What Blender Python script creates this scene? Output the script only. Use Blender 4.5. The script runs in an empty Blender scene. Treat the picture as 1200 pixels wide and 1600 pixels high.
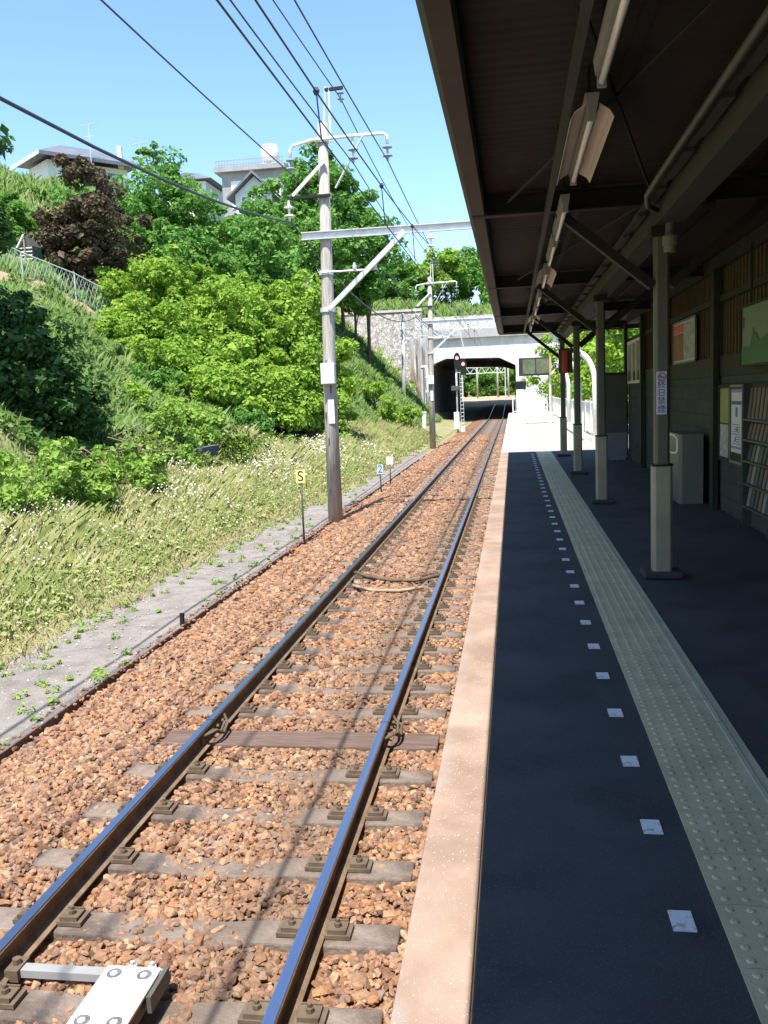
import bpy, bmesh, math, random
import numpy as np
from mathutils import Vector, Matrix, Euler

# ------------------------------------------------------------------ camera, light, exposure
scene = bpy.context.scene
COL = scene.collection
EYE = 1.6
FPX = 1380.0                       # focal length in pixels of the 1200 x 1600 photograph
def make_camera():
    d = Vector(((801 - 600) / FPX, (800 - 614) / FPX, -1)).normalized()      # the track direction seen by the camera
    roll = 0.022
    up = Vector((math.sin(-roll), math.cos(roll), 0))
    z = (up - d * up.dot(d)).normalized()
    x = d.cross(z)
    cam = bpy.data.cameras.new('camera')
    ob = bpy.data.objects.new('camera', cam)
    COL.objects.link(ob)
    cam.sensor_fit = 'VERTICAL'
    cam.sensor_height = 24
    cam.lens = 24 * FPX / 1600
    cam.clip_start = 0.05
    cam.clip_end = 3000
    ob.matrix_world = Matrix((x, d, z)).to_4x4()
    ob.location = (0, 0, EYE)
    scene.camera = ob
make_camera()

SUN_TO = Vector((0.06, 0.45, -1.0)).normalized()
world = bpy.data.worlds.new("World")
scene.world = world
world.use_nodes = True
wn = world.node_tree.nodes
sky = wn.new('ShaderNodeTexSky')
sky.sky_type = 'NISHITA'
sky.sun_disc = False
sky.sun_elevation = math.asin(-SUN_TO.z)
sky.sun_rotation = math.atan2(-SUN_TO.x, -SUN_TO.y)
sky.air_density = 1.0
sky.dust_density = 0.6
sky.ozone_density = 1.6
bg = wn['Background']
tint = wn.new('ShaderNodeMix'); tint.data_type = 'RGBA'; tint.blend_type = 'MULTIPLY'; tint.inputs[0].default_value = 1
tint.inputs[7].default_value = (0.86, 1.0, 1.10, 1)                # a cleaner, bluer summer sky
world.node_tree.links.new(sky.outputs[0], tint.inputs[6])
world.node_tree.links.new(tint.outputs[2], bg.inputs[0])
bg.inputs[1].default_value = 0.14
sl = bpy.data.lights.new('sun', 'SUN')
sl.energy = 4.6
sl.angle = math.radians(0.5)
sl.color = (1.0, 0.94, 0.85)
so = bpy.data.objects.new('sun', sl)
COL.objects.link(so)
so.rotation_euler = SUN_TO.to_track_quat('-Z', 'Y').to_euler()
scene.view_settings.view_transform = 'Standard'
scene.view_settings.look = 'None'
scene.view_settings.exposure = 1.05
scene.view_settings.gamma = 1
scene.cycles.max_bounces = 6
scene.cycles.diffuse_bounces = 3
scene.cycles.transmission_bounces = 3
scene.cycles.use_denoising = True

R = random.Random(7)
NR = np.random.default_rng(11)
def rad(a): return math.radians(a)
def lerp(a, b, t): return a + (b - a) * t
def sstep(a, b, x):
    t = min(1, max(0, (x - a) / (b - a)))
    return t * t * (3 - 2 * t)

# ------------------------------------------------------------------ materials
MATS = {}
def mat(name, col, col2=None, scale=4.0, rough=0.7, metal=0.0, bump=0.0, bscale=None, detail=6, contrast=(0.35, 0.65),
        island=None, transl=0.0, spec=0.3, stretch=None, extra=None):
    """procedural Principled material: base colour mottled by noise, optional colour spread per loose piece, optional bump"""
    if name in MATS: return MATS[name]
    m = bpy.data.materials.new(name); m.use_nodes = True
    N, L = m.node_tree.nodes, m.node_tree.links
    b = N['Principled BSDF']; out = N['Material Output']
    b.inputs['Roughness'].default_value = rough
    b.inputs['Metallic'].default_value = metal
    b.inputs['Specular IOR Level'].default_value = spec
    tc = N.new('ShaderNodeTexCoord')
    src = tc.outputs['Object']
    if stretch:
        mp = N.new('ShaderNodeMapping'); mp.inputs['Scale'].default_value = stretch
        L.new(src, mp.inputs[0]); src = mp.outputs[0]
    colour = None
    if island:
        g = N.new('ShaderNodeNewGeometry')
        r = N.new('ShaderNodeValToRGB'); r.color_ramp.interpolation = 'LINEAR'
        els = r.color_ramp.elements
        while len(els) < len(island): els.new(0.5)
        for i, c in enumerate(island):
            els[i].position = i / (len(island) - 1); els[i].color = (*c, 1)
        L.new(g.outputs['Random Per Island'], r.inputs[0]); colour = r.outputs[0]
    if col2 is not None:
        n = N.new('ShaderNodeTexNoise'); n.inputs['Scale'].default_value = scale; n.inputs['Detail'].default_value = detail
        n.inputs['Roughness'].default_value = 0.65
        L.new(src, n.inputs['Vector'])
        r = N.new('ShaderNodeValToRGB')
        r.color_ramp.elements[0].position, r.color_ramp.elements[1].position = contrast
        if colour is None:
            r.color_ramp.elements[0].color = (*col, 1); r.color_ramp.elements[1].color = (*col2, 1)
            L.new(n.outputs['Fac'], r.inputs[0]); colour = r.outputs[0]
        else:
            r.color_ramp.elements[0].color = (0.72, 0.72, 0.72, 1); r.color_ramp.elements[1].color = (1.15, 1.15, 1.15, 1)
            L.new(n.outputs['Fac'], r.inputs[0])
            mx = N.new('ShaderNodeMix'); mx.data_type = 'RGBA'; mx.blend_type = 'MULTIPLY'; mx.inputs[0].default_value = 1
            L.new(colour, mx.inputs[6]); L.new(r.outputs[0], mx.inputs[7]); colour = mx.outputs[2]
    if colour is None:
        b.inputs['Base Color'].default_value = (*col, 1)
        rgb = N.new('ShaderNodeRGB'); rgb.outputs[0].default_value = (*col, 1); colour = rgb.outputs[0]
    if extra: colour = extra(N, L, tc, colour)
    L.new(colour, b.inputs['Base Color'])
    if bump:
        n2 = N.new('ShaderNodeTexNoise'); n2.inputs['Scale'].default_value = bscale or scale * 6; n2.inputs['Detail'].default_value = 4
        L.new(src, n2.inputs['Vector'])
        bp = N.new('ShaderNodeBump'); bp.inputs['Strength'].default_value = min(1, bump); bp.inputs['Distance'].default_value = 0.02
        L.new(n2.outputs['Fac'], bp.inputs['Height']); L.new(bp.outputs[0], b.inputs['Normal'])
    if transl:
        t = N.new('ShaderNodeBsdfTranslucent'); L.new(colour, t.inputs[0])
        ms = N.new('ShaderNodeMixShader'); ms.inputs[0].default_value = transl
        L.new(b.outputs[0], ms.inputs[1]); L.new(t.outputs[0], ms.inputs[2]); L.new(ms.outputs[0], out.inputs[0])
    MATS[name] = m
    return m

def stain_shade_band(x0, w, colr):
    """a band along the track at x0, for stains and for painted wire shadow"""
    def f(N, L, tc, colour):
        g = N.new('ShaderNodeNewGeometry'); s = N.new('ShaderNodeSeparateXYZ'); L.new(g.outputs['Position'], s.inputs[0])
        nz = N.new('ShaderNodeTexNoise'); nz.inputs['Scale'].default_value = 2.2; L.new(g.outputs['Position'], nz.inputs['Vector'])
        a = N.new('ShaderNodeMath'); a.operation = 'SUBTRACT'; L.new(s.outputs[0], a.inputs[0]); a.inputs[1].default_value = x0
        ab = N.new('ShaderNodeMath'); ab.operation = 'ABSOLUTE'; L.new(a.outputs[0], ab.inputs[0])
        ad = N.new('ShaderNodeMath'); ad.operation = 'MULTIPLY_ADD'; L.new(nz.outputs['Fac'], ad.inputs[0]); ad.inputs[1].default_value = 0.35; L.new(ab.outputs[0], ad.inputs[2])
        mr = N.new('ShaderNodeMapRange'); L.new(ad.outputs[0], mr.inputs[0])
        mr.inputs[1].default_value = 0.16; mr.inputs[2].default_value = 0.16 + w; mr.inputs[3].default_value = 0.62; mr.inputs[4].default_value = 0
        mx = N.new('ShaderNodeMix'); mx.data_type = 'RGBA'; L.new(mr.outputs[0], mx.inputs[0]); L.new(colour, mx.inputs[6]); mx.inputs[7].default_value = (*colr, 1)
        return mx.outputs[2]
    return f

def speckle(scale, colr, thr=0.12):
    def f(N, L, tc, colour):
        v = N.new('ShaderNodeTexVoronoi'); v.inputs['Scale'].default_value = scale; L.new(tc.outputs['Object'], v.inputs['Vector'])
        lt = N.new('ShaderNodeMath'); lt.operation = 'LESS_THAN'; L.new(v.outputs['Distance'], lt.inputs[0]); lt.inputs[1].default_value = thr
        mx = N.new('ShaderNodeMix'); mx.data_type = 'RGBA'; L.new(lt.outputs[0], mx.inputs[0]); L.new(colour, mx.inputs[6]); mx.inputs[7].default_value = (*colr, 1)
        return mx.outputs[2]
    return f

def brick(scale, bw, bh, c1, c2, mortar, axis='YZ'):
    def f(N, L, tc, colour):
        s = N.new('ShaderNodeSeparateXYZ'); L.new(tc.outputs['Object'], s.inputs[0])
        c = N.new('ShaderNodeCombineXYZ')
        L.new(s.outputs['XYZ'.index(axis[0])], c.inputs[0]); L.new(s.outputs['XYZ'.index(axis[1])], c.inputs[1])
        b = N.new('ShaderNodeTexBrick'); L.new(c.outputs[0], b.inputs['Vector'])
        b.inputs['Scale'].default_value = scale; b.inputs['Brick Width'].default_value = bw; b.inputs['Row Height'].default_value = bh
        b.inputs['Mortar Size'].default_value = 0.012
        b.inputs['Color1'].default_value = (*c1, 1); b.inputs['Color2'].default_value = (*c2, 1); b.inputs['Mortar'].default_value = (*mortar, 1)
        mx = N.new('ShaderNodeMix'); mx.data_type = 'RGBA'; mx.inputs[0].default_value = 0.6; L.new(colour, mx.inputs[6]); L.new(b.outputs[0], mx.inputs[7])
        return mx.outputs[2]
    return f

def patches(scale, colr, lo=0.42, hi=0.6, amt=0.75):
    """patches where another kind of growth or dirt takes over"""
    def f(N, L, tc, colour):
        n = N.new('ShaderNodeTexNoise'); n.inputs['Scale'].default_value = scale; n.inputs['Detail'].default_value = 5; L.new(tc.outputs['Object'], n.inputs['Vector'])
        mr = N.new('ShaderNodeMapRange'); L.new(n.outputs['Fac'], mr.inputs[0]); mr.inputs[1].default_value = lo; mr.inputs[2].default_value = hi; mr.inputs[4].default_value = amt
        mx = N.new('ShaderNodeMix'); mx.data_type = 'RGBA'; L.new(mr.outputs[0], mx.inputs[0]); L.new(colour, mx.inputs[6]); mx.inputs[7].default_value = (*colr, 1)
        return mx.outputs[2]
    return f

def rubble(scale):
    """irregular stone masonry: pale stones with dark joints"""
    def f(N, L, tc, colour):
        v = N.new('ShaderNodeTexVoronoi'); v.feature = 'DISTANCE_TO_EDGE'; v.inputs['Scale'].default_value = scale; L.new(tc.outputs['Object'], v.inputs['Vector'])
        v2 = N.new('ShaderNodeTexVoronoi'); v2.inputs['Scale'].default_value = scale; L.new(tc.outputs['Object'], v2.inputs['Vector'])
        r = N.new('ShaderNodeValToRGB'); r.color_ramp.elements[0].position = 0.02; r.color_ramp.elements[1].position = 0.09
        r.color_ramp.elements[0].color = (0.42, 0.41, 0.41, 1); r.color_ramp.elements[1].color = (1, 1, 1, 1); L.new(v.outputs[0], r.inputs[0])
        hs = N.new('ShaderNodeSeparateColor'); L.new(v2.outputs['Color'], hs.inputs[0])
        mr = N.new('ShaderNodeMapRange'); L.new(hs.outputs[0], mr.inputs[0]); mr.inputs[3].default_value = 0.6; mr.inputs[4].default_value = 1.25
        m1 = N.new('ShaderNodeMix'); m1.data_type = 'RGBA'; m1.blend_type = 'MULTIPLY'; m1.inputs[0].default_value = 1
        L.new(colour, m1.inputs[6]); L.new(r.outputs[0], m1.inputs[7])
        vm = N.new('ShaderNodeVectorMath'); vm.operation = 'SCALE'; L.new(m1.outputs[2], vm.inputs[0]); L.new(mr.outputs[0], vm.inputs['Scale'])
        return vm.outputs[0]
    return f

M_ASPH = mat('shaded platform asphalt', (0.038, 0.040, 0.046), (0.068, 0.070, 0.075), 0.9, 0.85, bump=0.22, bscale=240, contrast=(.3, .7), extra=lambda N, L, tc, c: speckle(95, (0.085, 0.088, 0.095), 0.24)(N, L, tc, patches(1.7, (0.028, 0.031, 0.038), .5, .62, .6)(N, L, tc, c)))
M_COPE = mat('platform concrete', (0.26, 0.175, 0.13), (0.39, 0.285, 0.22), 1.6, 0.9, bump=0.22, bscale=190, extra=lambda N, L, tc, c: stain_shade_band(-.40, .10, (.33, .30, .285))(N, L, tc, speckle(55, (0.58, 0.54, 0.5), 0.13)(N, L, tc, patches(2.3, (.22, .15, .115), .52, .66, .6)(N, L, tc, c))))
M_CONC = mat('pale concrete', (0.46, 0.43, 0.39), (0.58, 0.55, 0.5), 1.1, 0.9, bump=0.3, bscale=60)
M_EXT = mat('sunlit far paving', (0.36, 0.31, 0.27), (0.47, 0.42, 0.37), 0.9, 0.9, bump=0.3, bscale=60)
M_PFACE = mat('dirty concrete', (0.17, 0.13, 0.10), (0.28, 0.22, 0.17), 2.5, 0.95, bump=0.5, bscale=40)
M_TACT = mat('tactile tile', (0.43, 0.39, 0.25), (0.57, 0.51, 0.33), 3.5, 0.75, bump=0.2, bscale=120)
M_WPAINT = mat('worn white paint', (0.22, 0.23, 0.25), (0.72, 0.73, 0.75), 26, 0.75, contrast=(.36, .48), extra=patches(9, (0.4, 0.41, 0.43), .5, .7, .7))
M_SLEEP = mat('sleeper concrete', (0.11, 0.085, 0.07), (0.25, 0.20, 0.165), 4, 0.95, bump=0.5, bscale=50, extra=stain_shade_band(-1.5, 0.3, (0.13, 0.10, 0.075)))  # same band across the sleepers: stain plus painted wire shadow
M_SWOOD = mat('sleeper wood', (0.10, 0.065, 0.052), (0.19, 0.13, 0.105), 3, 0.85, bump=0.5, stretch=(1, 12, 12))
M_RUST = mat('rusty rail', (0.13, 0.085, 0.055), (0.24, 0.165, 0.11), 7, 0.85, bump=0.3, bscale=60)
M_RAILTOP = mat('rail running face', (0.42, 0.46, 0.58), (0.5, 0.55, 0.68), 2, 0.3, metal=1.0, stretch=(30, 0.3, 1))
M_CLIP = mat('rail clip steel', (0.091, 0.065, 0.046), (0.156, 0.117, 0.078), 9, 0.8)
M_BED = mat('ballast bed', (0.10, 0.055, 0.035), (0.30, 0.155, 0.085), 16, 0.95, bump=1, bscale=14, detail=8, contrast=(0.4, 0.62))
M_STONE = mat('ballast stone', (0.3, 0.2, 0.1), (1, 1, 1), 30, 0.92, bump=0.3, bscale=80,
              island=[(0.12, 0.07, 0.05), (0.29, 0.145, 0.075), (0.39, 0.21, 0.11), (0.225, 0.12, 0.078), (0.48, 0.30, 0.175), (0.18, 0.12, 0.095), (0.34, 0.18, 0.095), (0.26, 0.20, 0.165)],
              extra=stain_shade_band(-1.42, 0.42, (0.12, 0.085, 0.06)))  # grease stain beside the near rail, with the wires' soft shadow painted in
M_PATH = mat('grey path gravel', (0.19, 0.165, 0.148), (0.285, 0.252, 0.228), 2.6, 0.95, bump=0.7, bscale=70, extra=lambda N, L, tc, c: speckle(34, (0.38, 0.34, 0.3), 0.2)(N, L, tc, patches(3.2, (.15, .135, .12), .5, .66, .6)(N, L, tc, c)))
M_PEB = mat('path pebble', (0.300, 0.277, 0.255), None, rough=0.9, island=[(0.225, 0.203, 0.188), (0.375, 0.338, 0.300), (0.465, 0.435, 0.390)])
M_SOIL = mat('grassy soil', (0.17, 0.20, 0.075), (0.33, 0.27, 0.15), 1.4, 0.95, bump=0.5, bscale=20)
M_DRY = mat('bare brown earth', (0.28, 0.2, 0.13), (0.38, 0.29, 0.19), 2, 0.95, bump=0.5, bscale=25)
def leafmat(name, cols, tr=0.35, extra=None): return mat(name, cols[0], None, rough=0.6, island=cols, transl=tr, spec=0.25, extra=extra)
M_GRASS = leafmat('meadow grass', [(0.24, 0.31, 0.07), (0.36, 0.41, 0.13), (0.52, 0.48, 0.24), (0.30, 0.38, 0.10), (0.60, 0.51, 0.31), (0.44, 0.45, 0.20)], 0.5, extra=patches(.55, (0.19, 0.30, 0.06), .45, .65, .5))
M_SGRASS = leafmat('slope grass', [(0.12, 0.27, 0.045), (0.18, 0.35, 0.075), (0.27, 0.39, 0.12), (0.33, 0.38, 0.17)], 0.5, extra=patches(.4, (0.15, 0.27, 0.06), .45, .65, .6))
M_SEED = leafmat('pale seed heads', [(0.62, 0.60, 0.34), (0.5, 0.56, 0.24), (0.72, 0.66, 0.46)], .4)
M_STRAW = leafmat('dry straw', [(0.36, 0.31, 0.16), (0.46, 0.38, 0.22), (0.30, 0.34, 0.12), (0.54, 0.45, 0.27)], .35)
M_HERB = leafmat('meadow herb leaves', [(0.22, 0.34, 0.07), (0.34, 0.44, 0.12), (0.46, 0.48, 0.20), (0.28, 0.40, 0.09), (0.52, 0.46, 0.22)], .4)
M_FLOWER = mat('white flower', (0.85, 0.86, 0.78), None, rough=0.6, island=[(0.8, 0.82, 0.7), (0.92, 0.92, 0.88)])
M_LBRIGHT = leafmat('bright young leaves', [(0.168, 0.314, 0.034), (0.258, 0.437, 0.050), (0.370, 0.526, 0.078), (0.213, 0.370, 0.039)], .42)
M_LMID = leafmat('mid green leaves', [(0.085, 0.215, 0.039), (0.130, 0.312, 0.052), (0.208, 0.390, 0.072), (0.104, 0.247, 0.046)], .4)
M_LDARK = leafmat('dark green leaves', [(0.03, 0.08, 0.02), (0.05, 0.125, 0.025), (0.08, 0.165, 0.035), (0.04, 0.10, 0.02)], 0.28)
M_LPURP = leafmat('purple brown leaves', [(0.085, 0.062, 0.042), (0.135, 0.08, 0.06), (0.095, 0.115, 0.045), (0.17, 0.095, 0.07), (0.075, 0.10, 0.038)], 0.3)
M_LWEED = leafmat('weed leaves', [(0.17, 0.31, 0.045), (0.26, 0.42, 0.07), (0.36, 0.50, 0.11), (0.20, 0.36, 0.05)], .42)
M_BARK = mat('tree bark', (0.07, 0.055, 0.04), (0.14, 0.11, 0.08), 6, 0.95, bump=0.5)
M_DEAD = mat('dead grey brown branches', (0.30, 0.21, 0.14), (0.42, 0.31, 0.22), 6, 0.95)
M_POLE = mat('weathered pole wood', (0.27, 0.24, 0.21), (0.52, 0.48, 0.43), 2.5, 0.9, bump=0.5, stretch=(14, 14, 0.8), bscale=3)
M_GALV = mat('galvanised steel', (0.52, 0.53, 0.54), (0.66, 0.67, 0.68), 5, 0.5, metal=0.25)
M_WIRE = mat('dark wire', (0.05, 0.06, 0.09), None, rough=0.5)
M_INS = mat('porcelain insulator', (0.22, 0.25, 0.33), (0.32, 0.35, 0.42), 8, 0.25, spec=0.5)
M_INSW = mat('white porcelain', (0.75, 0.75, 0.74), None, rough=0.3, spec=0.5)
M_WHITE = mat('white painted steel', (0.78, 0.78, 0.76), (0.84, 0.84, 0.82), 3, 0.5)
M_WHITEC = mat('white painted concrete', (0.58, 0.57, 0.55), (0.88, 0.88, 0.87), 0.7, 0.85, bump=0.2, bscale=8, stretch=(1, 1, 0.35))
M_GREYC = mat('grey concrete', (0.30, 0.30, 0.31), (0.44, 0.44, 0.45), 0.7, 0.92, bump=0.3, bscale=12, stretch=(1, 1, 0.4))
M_DARKC = mat('shade dark tunnel concrete', (0.05, 0.05, 0.055), (0.09, 0.09, 0.09), 0.6, 0.95)  # underpass shade put into the colour of its inner faces
M_RUBBLE = mat('rubble masonry', (0.5, 0.47, 0.45), (0.68, 0.64, 0.62), 3, 0.95, bump=0.6, bscale=6, extra=rubble(3.8))
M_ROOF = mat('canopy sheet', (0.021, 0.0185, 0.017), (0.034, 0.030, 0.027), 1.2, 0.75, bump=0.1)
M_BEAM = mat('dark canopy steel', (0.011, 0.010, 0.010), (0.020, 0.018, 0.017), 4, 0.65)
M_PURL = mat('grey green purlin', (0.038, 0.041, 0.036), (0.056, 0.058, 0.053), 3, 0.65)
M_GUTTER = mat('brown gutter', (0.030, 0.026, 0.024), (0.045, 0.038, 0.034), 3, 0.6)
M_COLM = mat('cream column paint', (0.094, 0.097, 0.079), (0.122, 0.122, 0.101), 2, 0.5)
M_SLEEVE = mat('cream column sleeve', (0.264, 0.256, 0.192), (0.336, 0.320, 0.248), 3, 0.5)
M_BASE = mat('column plinth', (0.035, 0.038, 0.042), (0.06, 0.06, 0.065), 5, 0.85, bump=0.4)
M_LAMP = mat('lamp housing enamel', (0.24, 0.245, 0.24), (0.3, 0.3, 0.3), 4, 0.4)
M_TUBE = mat('frosted lamp tube', (0.78, 0.8, 0.8), None, rough=0.25, spec=0.5)
M_REFL = mat('lamp reflector enamel', (0.50, 0.43, 0.38), (0.60, 0.53, 0.47), 5, 0.4)
M_PIPE = mat('grey conduit', (0.07, 0.07, 0.065), (0.10, 0.10, 0.09), 4, 0.5)
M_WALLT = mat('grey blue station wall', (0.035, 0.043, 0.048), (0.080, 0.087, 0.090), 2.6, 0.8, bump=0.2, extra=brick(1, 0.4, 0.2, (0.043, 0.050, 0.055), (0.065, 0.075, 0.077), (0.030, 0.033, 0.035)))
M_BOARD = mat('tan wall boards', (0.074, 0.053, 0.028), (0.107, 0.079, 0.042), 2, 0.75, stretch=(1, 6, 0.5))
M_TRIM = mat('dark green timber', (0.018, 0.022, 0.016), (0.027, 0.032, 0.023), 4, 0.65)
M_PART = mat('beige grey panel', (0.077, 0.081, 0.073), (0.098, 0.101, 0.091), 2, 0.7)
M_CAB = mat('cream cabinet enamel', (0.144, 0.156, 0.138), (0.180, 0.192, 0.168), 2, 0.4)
M_BLACK = mat('black plastic', (0.015, 0.016, 0.018), None, rough=0.35)
M_RED = mat('red enamel', (0.55, 0.06, 0.04), (0.62, 0.08, 0.05), 4, 0.4)
M_YELL = mat('yellow sign board', (0.72, 0.6, 0.2), (0.8, 0.68, 0.28), 6, 0.6)
M_BLUE = mat('blue sign paint', (0.05, 0.16, 0.42), None, rough=0.5)
M_NAVY = mat('navy ink', (0.03, 0.06, 0.28), None, rough=0.5)
M_PURPLE = mat('mauve ink', (0.36, 0.22, 0.42), None, rough=0.5)
M_LBLUE = mat('pale blue sign paint', (0.5, 0.68, 0.8), None, rough=0.5)
M_PAPER = mat('poster paper', (0.567, 0.594, 0.702), (0.675, 0.702, 0.783), 4, 0.5)
M_GLASS = mat('window glass', (0.10, 0.12, 0.14), (0.16, 0.18, 0.2), 1.5, 0.08, spec=0.6)
M_SLATE = mat('blue grey roof tile', (0.12, 0.135, 0.17), (0.17, 0.185, 0.22), 2, 0.6, bump=0.3)
M_PLASTER = mat('white house plaster', (0.72, 0.71, 0.69), (0.8, 0.79, 0.77), 1, 0.85)
M_APT = mat('grey apartment render', (0.27, 0.27, 0.285), (0.36, 0.36, 0.375), 0.8, 0.85)
M_FENCE = mat('green fence wire', (0.42, 0.52, 0.46), None, rough=0.6)
M_TANGRAVEL = mat('sunlit tan gravel', (0.36, 0.26, 0.17), (0.48, 0.36, 0.25), 3, 0.95, bump=0.5, bscale=30)

# ------------------------------------------------------------------ mesh helpers
ORG = {}
class MB:
    def __init__(s): s.v = []; s.f = []; s.mi = []; s.cur = 0
    def add(s, vs, fs):
        o = len(s.v); s.v += [tuple(v) for v in vs]; s.f += [tuple(i + o for i in f) for f in fs]; s.mi += [s.cur] * len(fs)
    def box(s, x0, x1, y0, y1, z0, z1, m=None):
        vs = [(x, y, z) for z in (z0, z1) for y in (y0, y1) for x in (x0, x1)]
        if m: vs = [m @ Vector(v) for v in vs]
        s.add(vs, [(0, 2, 3, 1), (4, 5, 7, 6), (0, 1, 5, 4), (1, 3, 7, 5), (3, 2, 6, 7), (2, 0, 4, 6)]); return s
    def bar(s, a, b, w, h, up=(0, 0, 1)):
        a, b = Vector(a), Vector(b); d = (b - a); l = d.length; d.normalize()
        u = Vector(up); x = d.cross(u)
        if x.length < 1e-4: x = d.cross(Vector((1, 0, 0)))
        x.normalize(); z = x.cross(d)
        m = Matrix((x, d, z)).transposed().to_4x4(); m.translation = a
        return s.box(-w / 2, w / 2, 0, l, -h / 2, h / 2, m)
    def tube(s, pts, r, n=8, cap=True):
        pts = [Vector(p) for p in pts]; rs = r if isinstance(r, (list, tuple)) else [r] * len(pts)
        vs = []; fs = []; px = None
        for i, p in enumerate(pts):
            d = (pts[min(i + 1, len(pts) - 1)] - pts[max(i - 1, 0)]).normalized()
            if px is None:
                a = Vector((0, 0, 1)) if abs(d.z) < .9 else Vector((1, 0, 0)); px = d.cross(a).normalized()
            else:
                px = (px - d * px.dot(d)).normalized()
            py = d.cross(px)
            for k in range(n):
                t = 2 * math.pi * k / n
                vs.append(p + (px * math.cos(t) + py * math.sin(t)) * rs[i])
        for i in range(len(pts) - 1):
            for k in range(n):
                a, b = i * n + k, i * n + (k + 1) % n
                fs.append((a, b, b + n, a + n))
        if cap:
            fs.append(tuple(range(n - 1, -1, -1))); fs.append(tuple(range((len(pts) - 1) * n, len(pts) * n)))
        s.add(vs, fs); return s
    def lathe(s, prof, loc=(0, 0, 0), n=14, axis='Z'):
        """prof: list of (radius, height)"""
        vs = []; fs = []
        for r, h in prof:
            for k in range(n):
                t = 2 * math.pi * k / n; c, q = r * math.cos(t), r * math.sin(t)
                p = {'Z': (c, q, h), 'Y': (c, h, q), 'X': (h, c, q)}[axis]
                vs.append((p[0] + loc[0], p[1] + loc[1], p[2] + loc[2]))
        for i in range(len(prof) - 1):
            for k in range(n):
                a, b = i * n + k, i * n + (k + 1) % n
                fs.append((a, b, b + n, a + n))
        fs.append(tuple(range(n - 1, -1, -1))); fs.append(tuple(range((len(prof) - 1) * n, len(prof) * n)))
        s.add(vs, fs); return s
    def prism(s, poly, a, b, axis='Y'):
        """poly of (u, w) swept along axis from a to b"""
        n = len(poly)
        def P(u, w, t): return {'Y': (u, t, w), 'X': (t, u, w), 'Z': (u, w, t)}[axis]
        vs = [P(u, w, a) for u, w in poly] + [P(u, w, b) for u, w in poly]
        fs = [(i, (i + 1) % n, n + (i + 1) % n, n + i) for i in range(n)] + [tuple(range(n - 1, -1, -1)), tuple(range(n, 2 * n))]
        s.add(vs, fs); return s
    def build(s, name, m, parent=None, smooth=False, bevel=0, fix=True):
        return mesh_obj(name, np.array(s.v, float), s.f, m, parent, smooth, bevel, fix, s.mi)

def mesh_obj(name, v, f, m, parent=None, smooth=False, bevel=0, fix=True, mi=None):
    me = bpy.data.meshes.new(name)
    org = Vector(ORG.get(parent.name, (0, 0, 0))) if parent else Vector((0, 0, 0))
    v = np.asarray(v, float)
    own = Vector((0, 0, 0))
    vv = v - np.array(org)
    me.from_pydata(vv.tolist(), [], f)
    ms = m if isinstance(m, (list, tuple)) else [m]
    for q in ms: me.materials.append(q)
    if mi and len(ms) > 1: me.polygons.foreach_set('material_index', mi)
    if fix:
        bm = bmesh.new(); bm.from_mesh(me); bmesh.ops.recalc_face_normals(bm, faces=bm.faces); bm.to_mesh(me); bm.free()
    if smooth: me.polygons.foreach_set('use_smooth', [True] * len(me.polygons))
    o = bpy.data.objects.new(name, me); COL.objects.link(o)
    if parent: o.parent = parent
    ORG[o.name] = tuple(org + own)
    if bevel:
        b = o.modifiers.new('bevel', 'BEVEL'); b.width = bevel; b.segments = 2; b.limit_method = 'ANGLE'; b.angle_limit = rad(40)
    return o

def soup(name, verts, nv, m, parent=None, faces=None, soft=0):
    """many separate polygons of nv corners (verts: k x nv x 3), or many copies of one faceted shape (faces given)"""
    v = np.asarray(verts, np.float32)
    k = len(v)
    org = np.array(ORG.get(parent.name, (0, 0, 0)), np.float32) if parent else 0
    me = bpy.data.meshes.new(name)
    if faces is None: faces = [tuple(range(nv))]
    fl = np.array(sum([list(f) for f in faces], []), np.int64); cnt = np.array([len(f) for f in faces])
    loops = (fl[None, :] + (np.arange(k) * nv)[:, None]).ravel()
    counts = np.tile(cnt, k)
    starts = np.concatenate(([0], np.cumsum(counts)[:-1]))
    me.vertices.add(k * nv); me.vertices.foreach_set('co', (v.reshape(-1, 3) - org).ravel().astype(np.float32))
    me.loops.add(len(loops)); me.loops.foreach_set('vertex_index', loops.astype(np.int32))
    me.polygons.add(len(counts)); me.polygons.foreach_set('loop_start', starts.astype(np.int32)); me.polygons.foreach_set('loop_total', counts.astype(np.int32))
    me.materials.append(m); me.polygons.foreach_set('use_smooth', [False] * len(counts)); me.update(calc_edges=True); me.validate()
    if soft:                                                     # rounded normals, so a thin blade shades like the tuft it stands for
        me.polygons.foreach_set('use_smooth', [True] * len(counts))
        nn = NR.normal(size=(k, 3)) * soft + np.array([0, -.15, 1.0]); nn /= np.linalg.norm(nn, axis=1, keepdims=True)
        at = me.attributes.new('custom_normal', 'FLOAT_VECTOR', 'POINT'); at.data.foreach_set('vector', np.repeat(nn, nv, 0).ravel().astype(np.float32))
    o = bpy.data.objects.new(name, me); COL.objects.link(o)
    if parent: o.parent = parent
    return o

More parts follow.
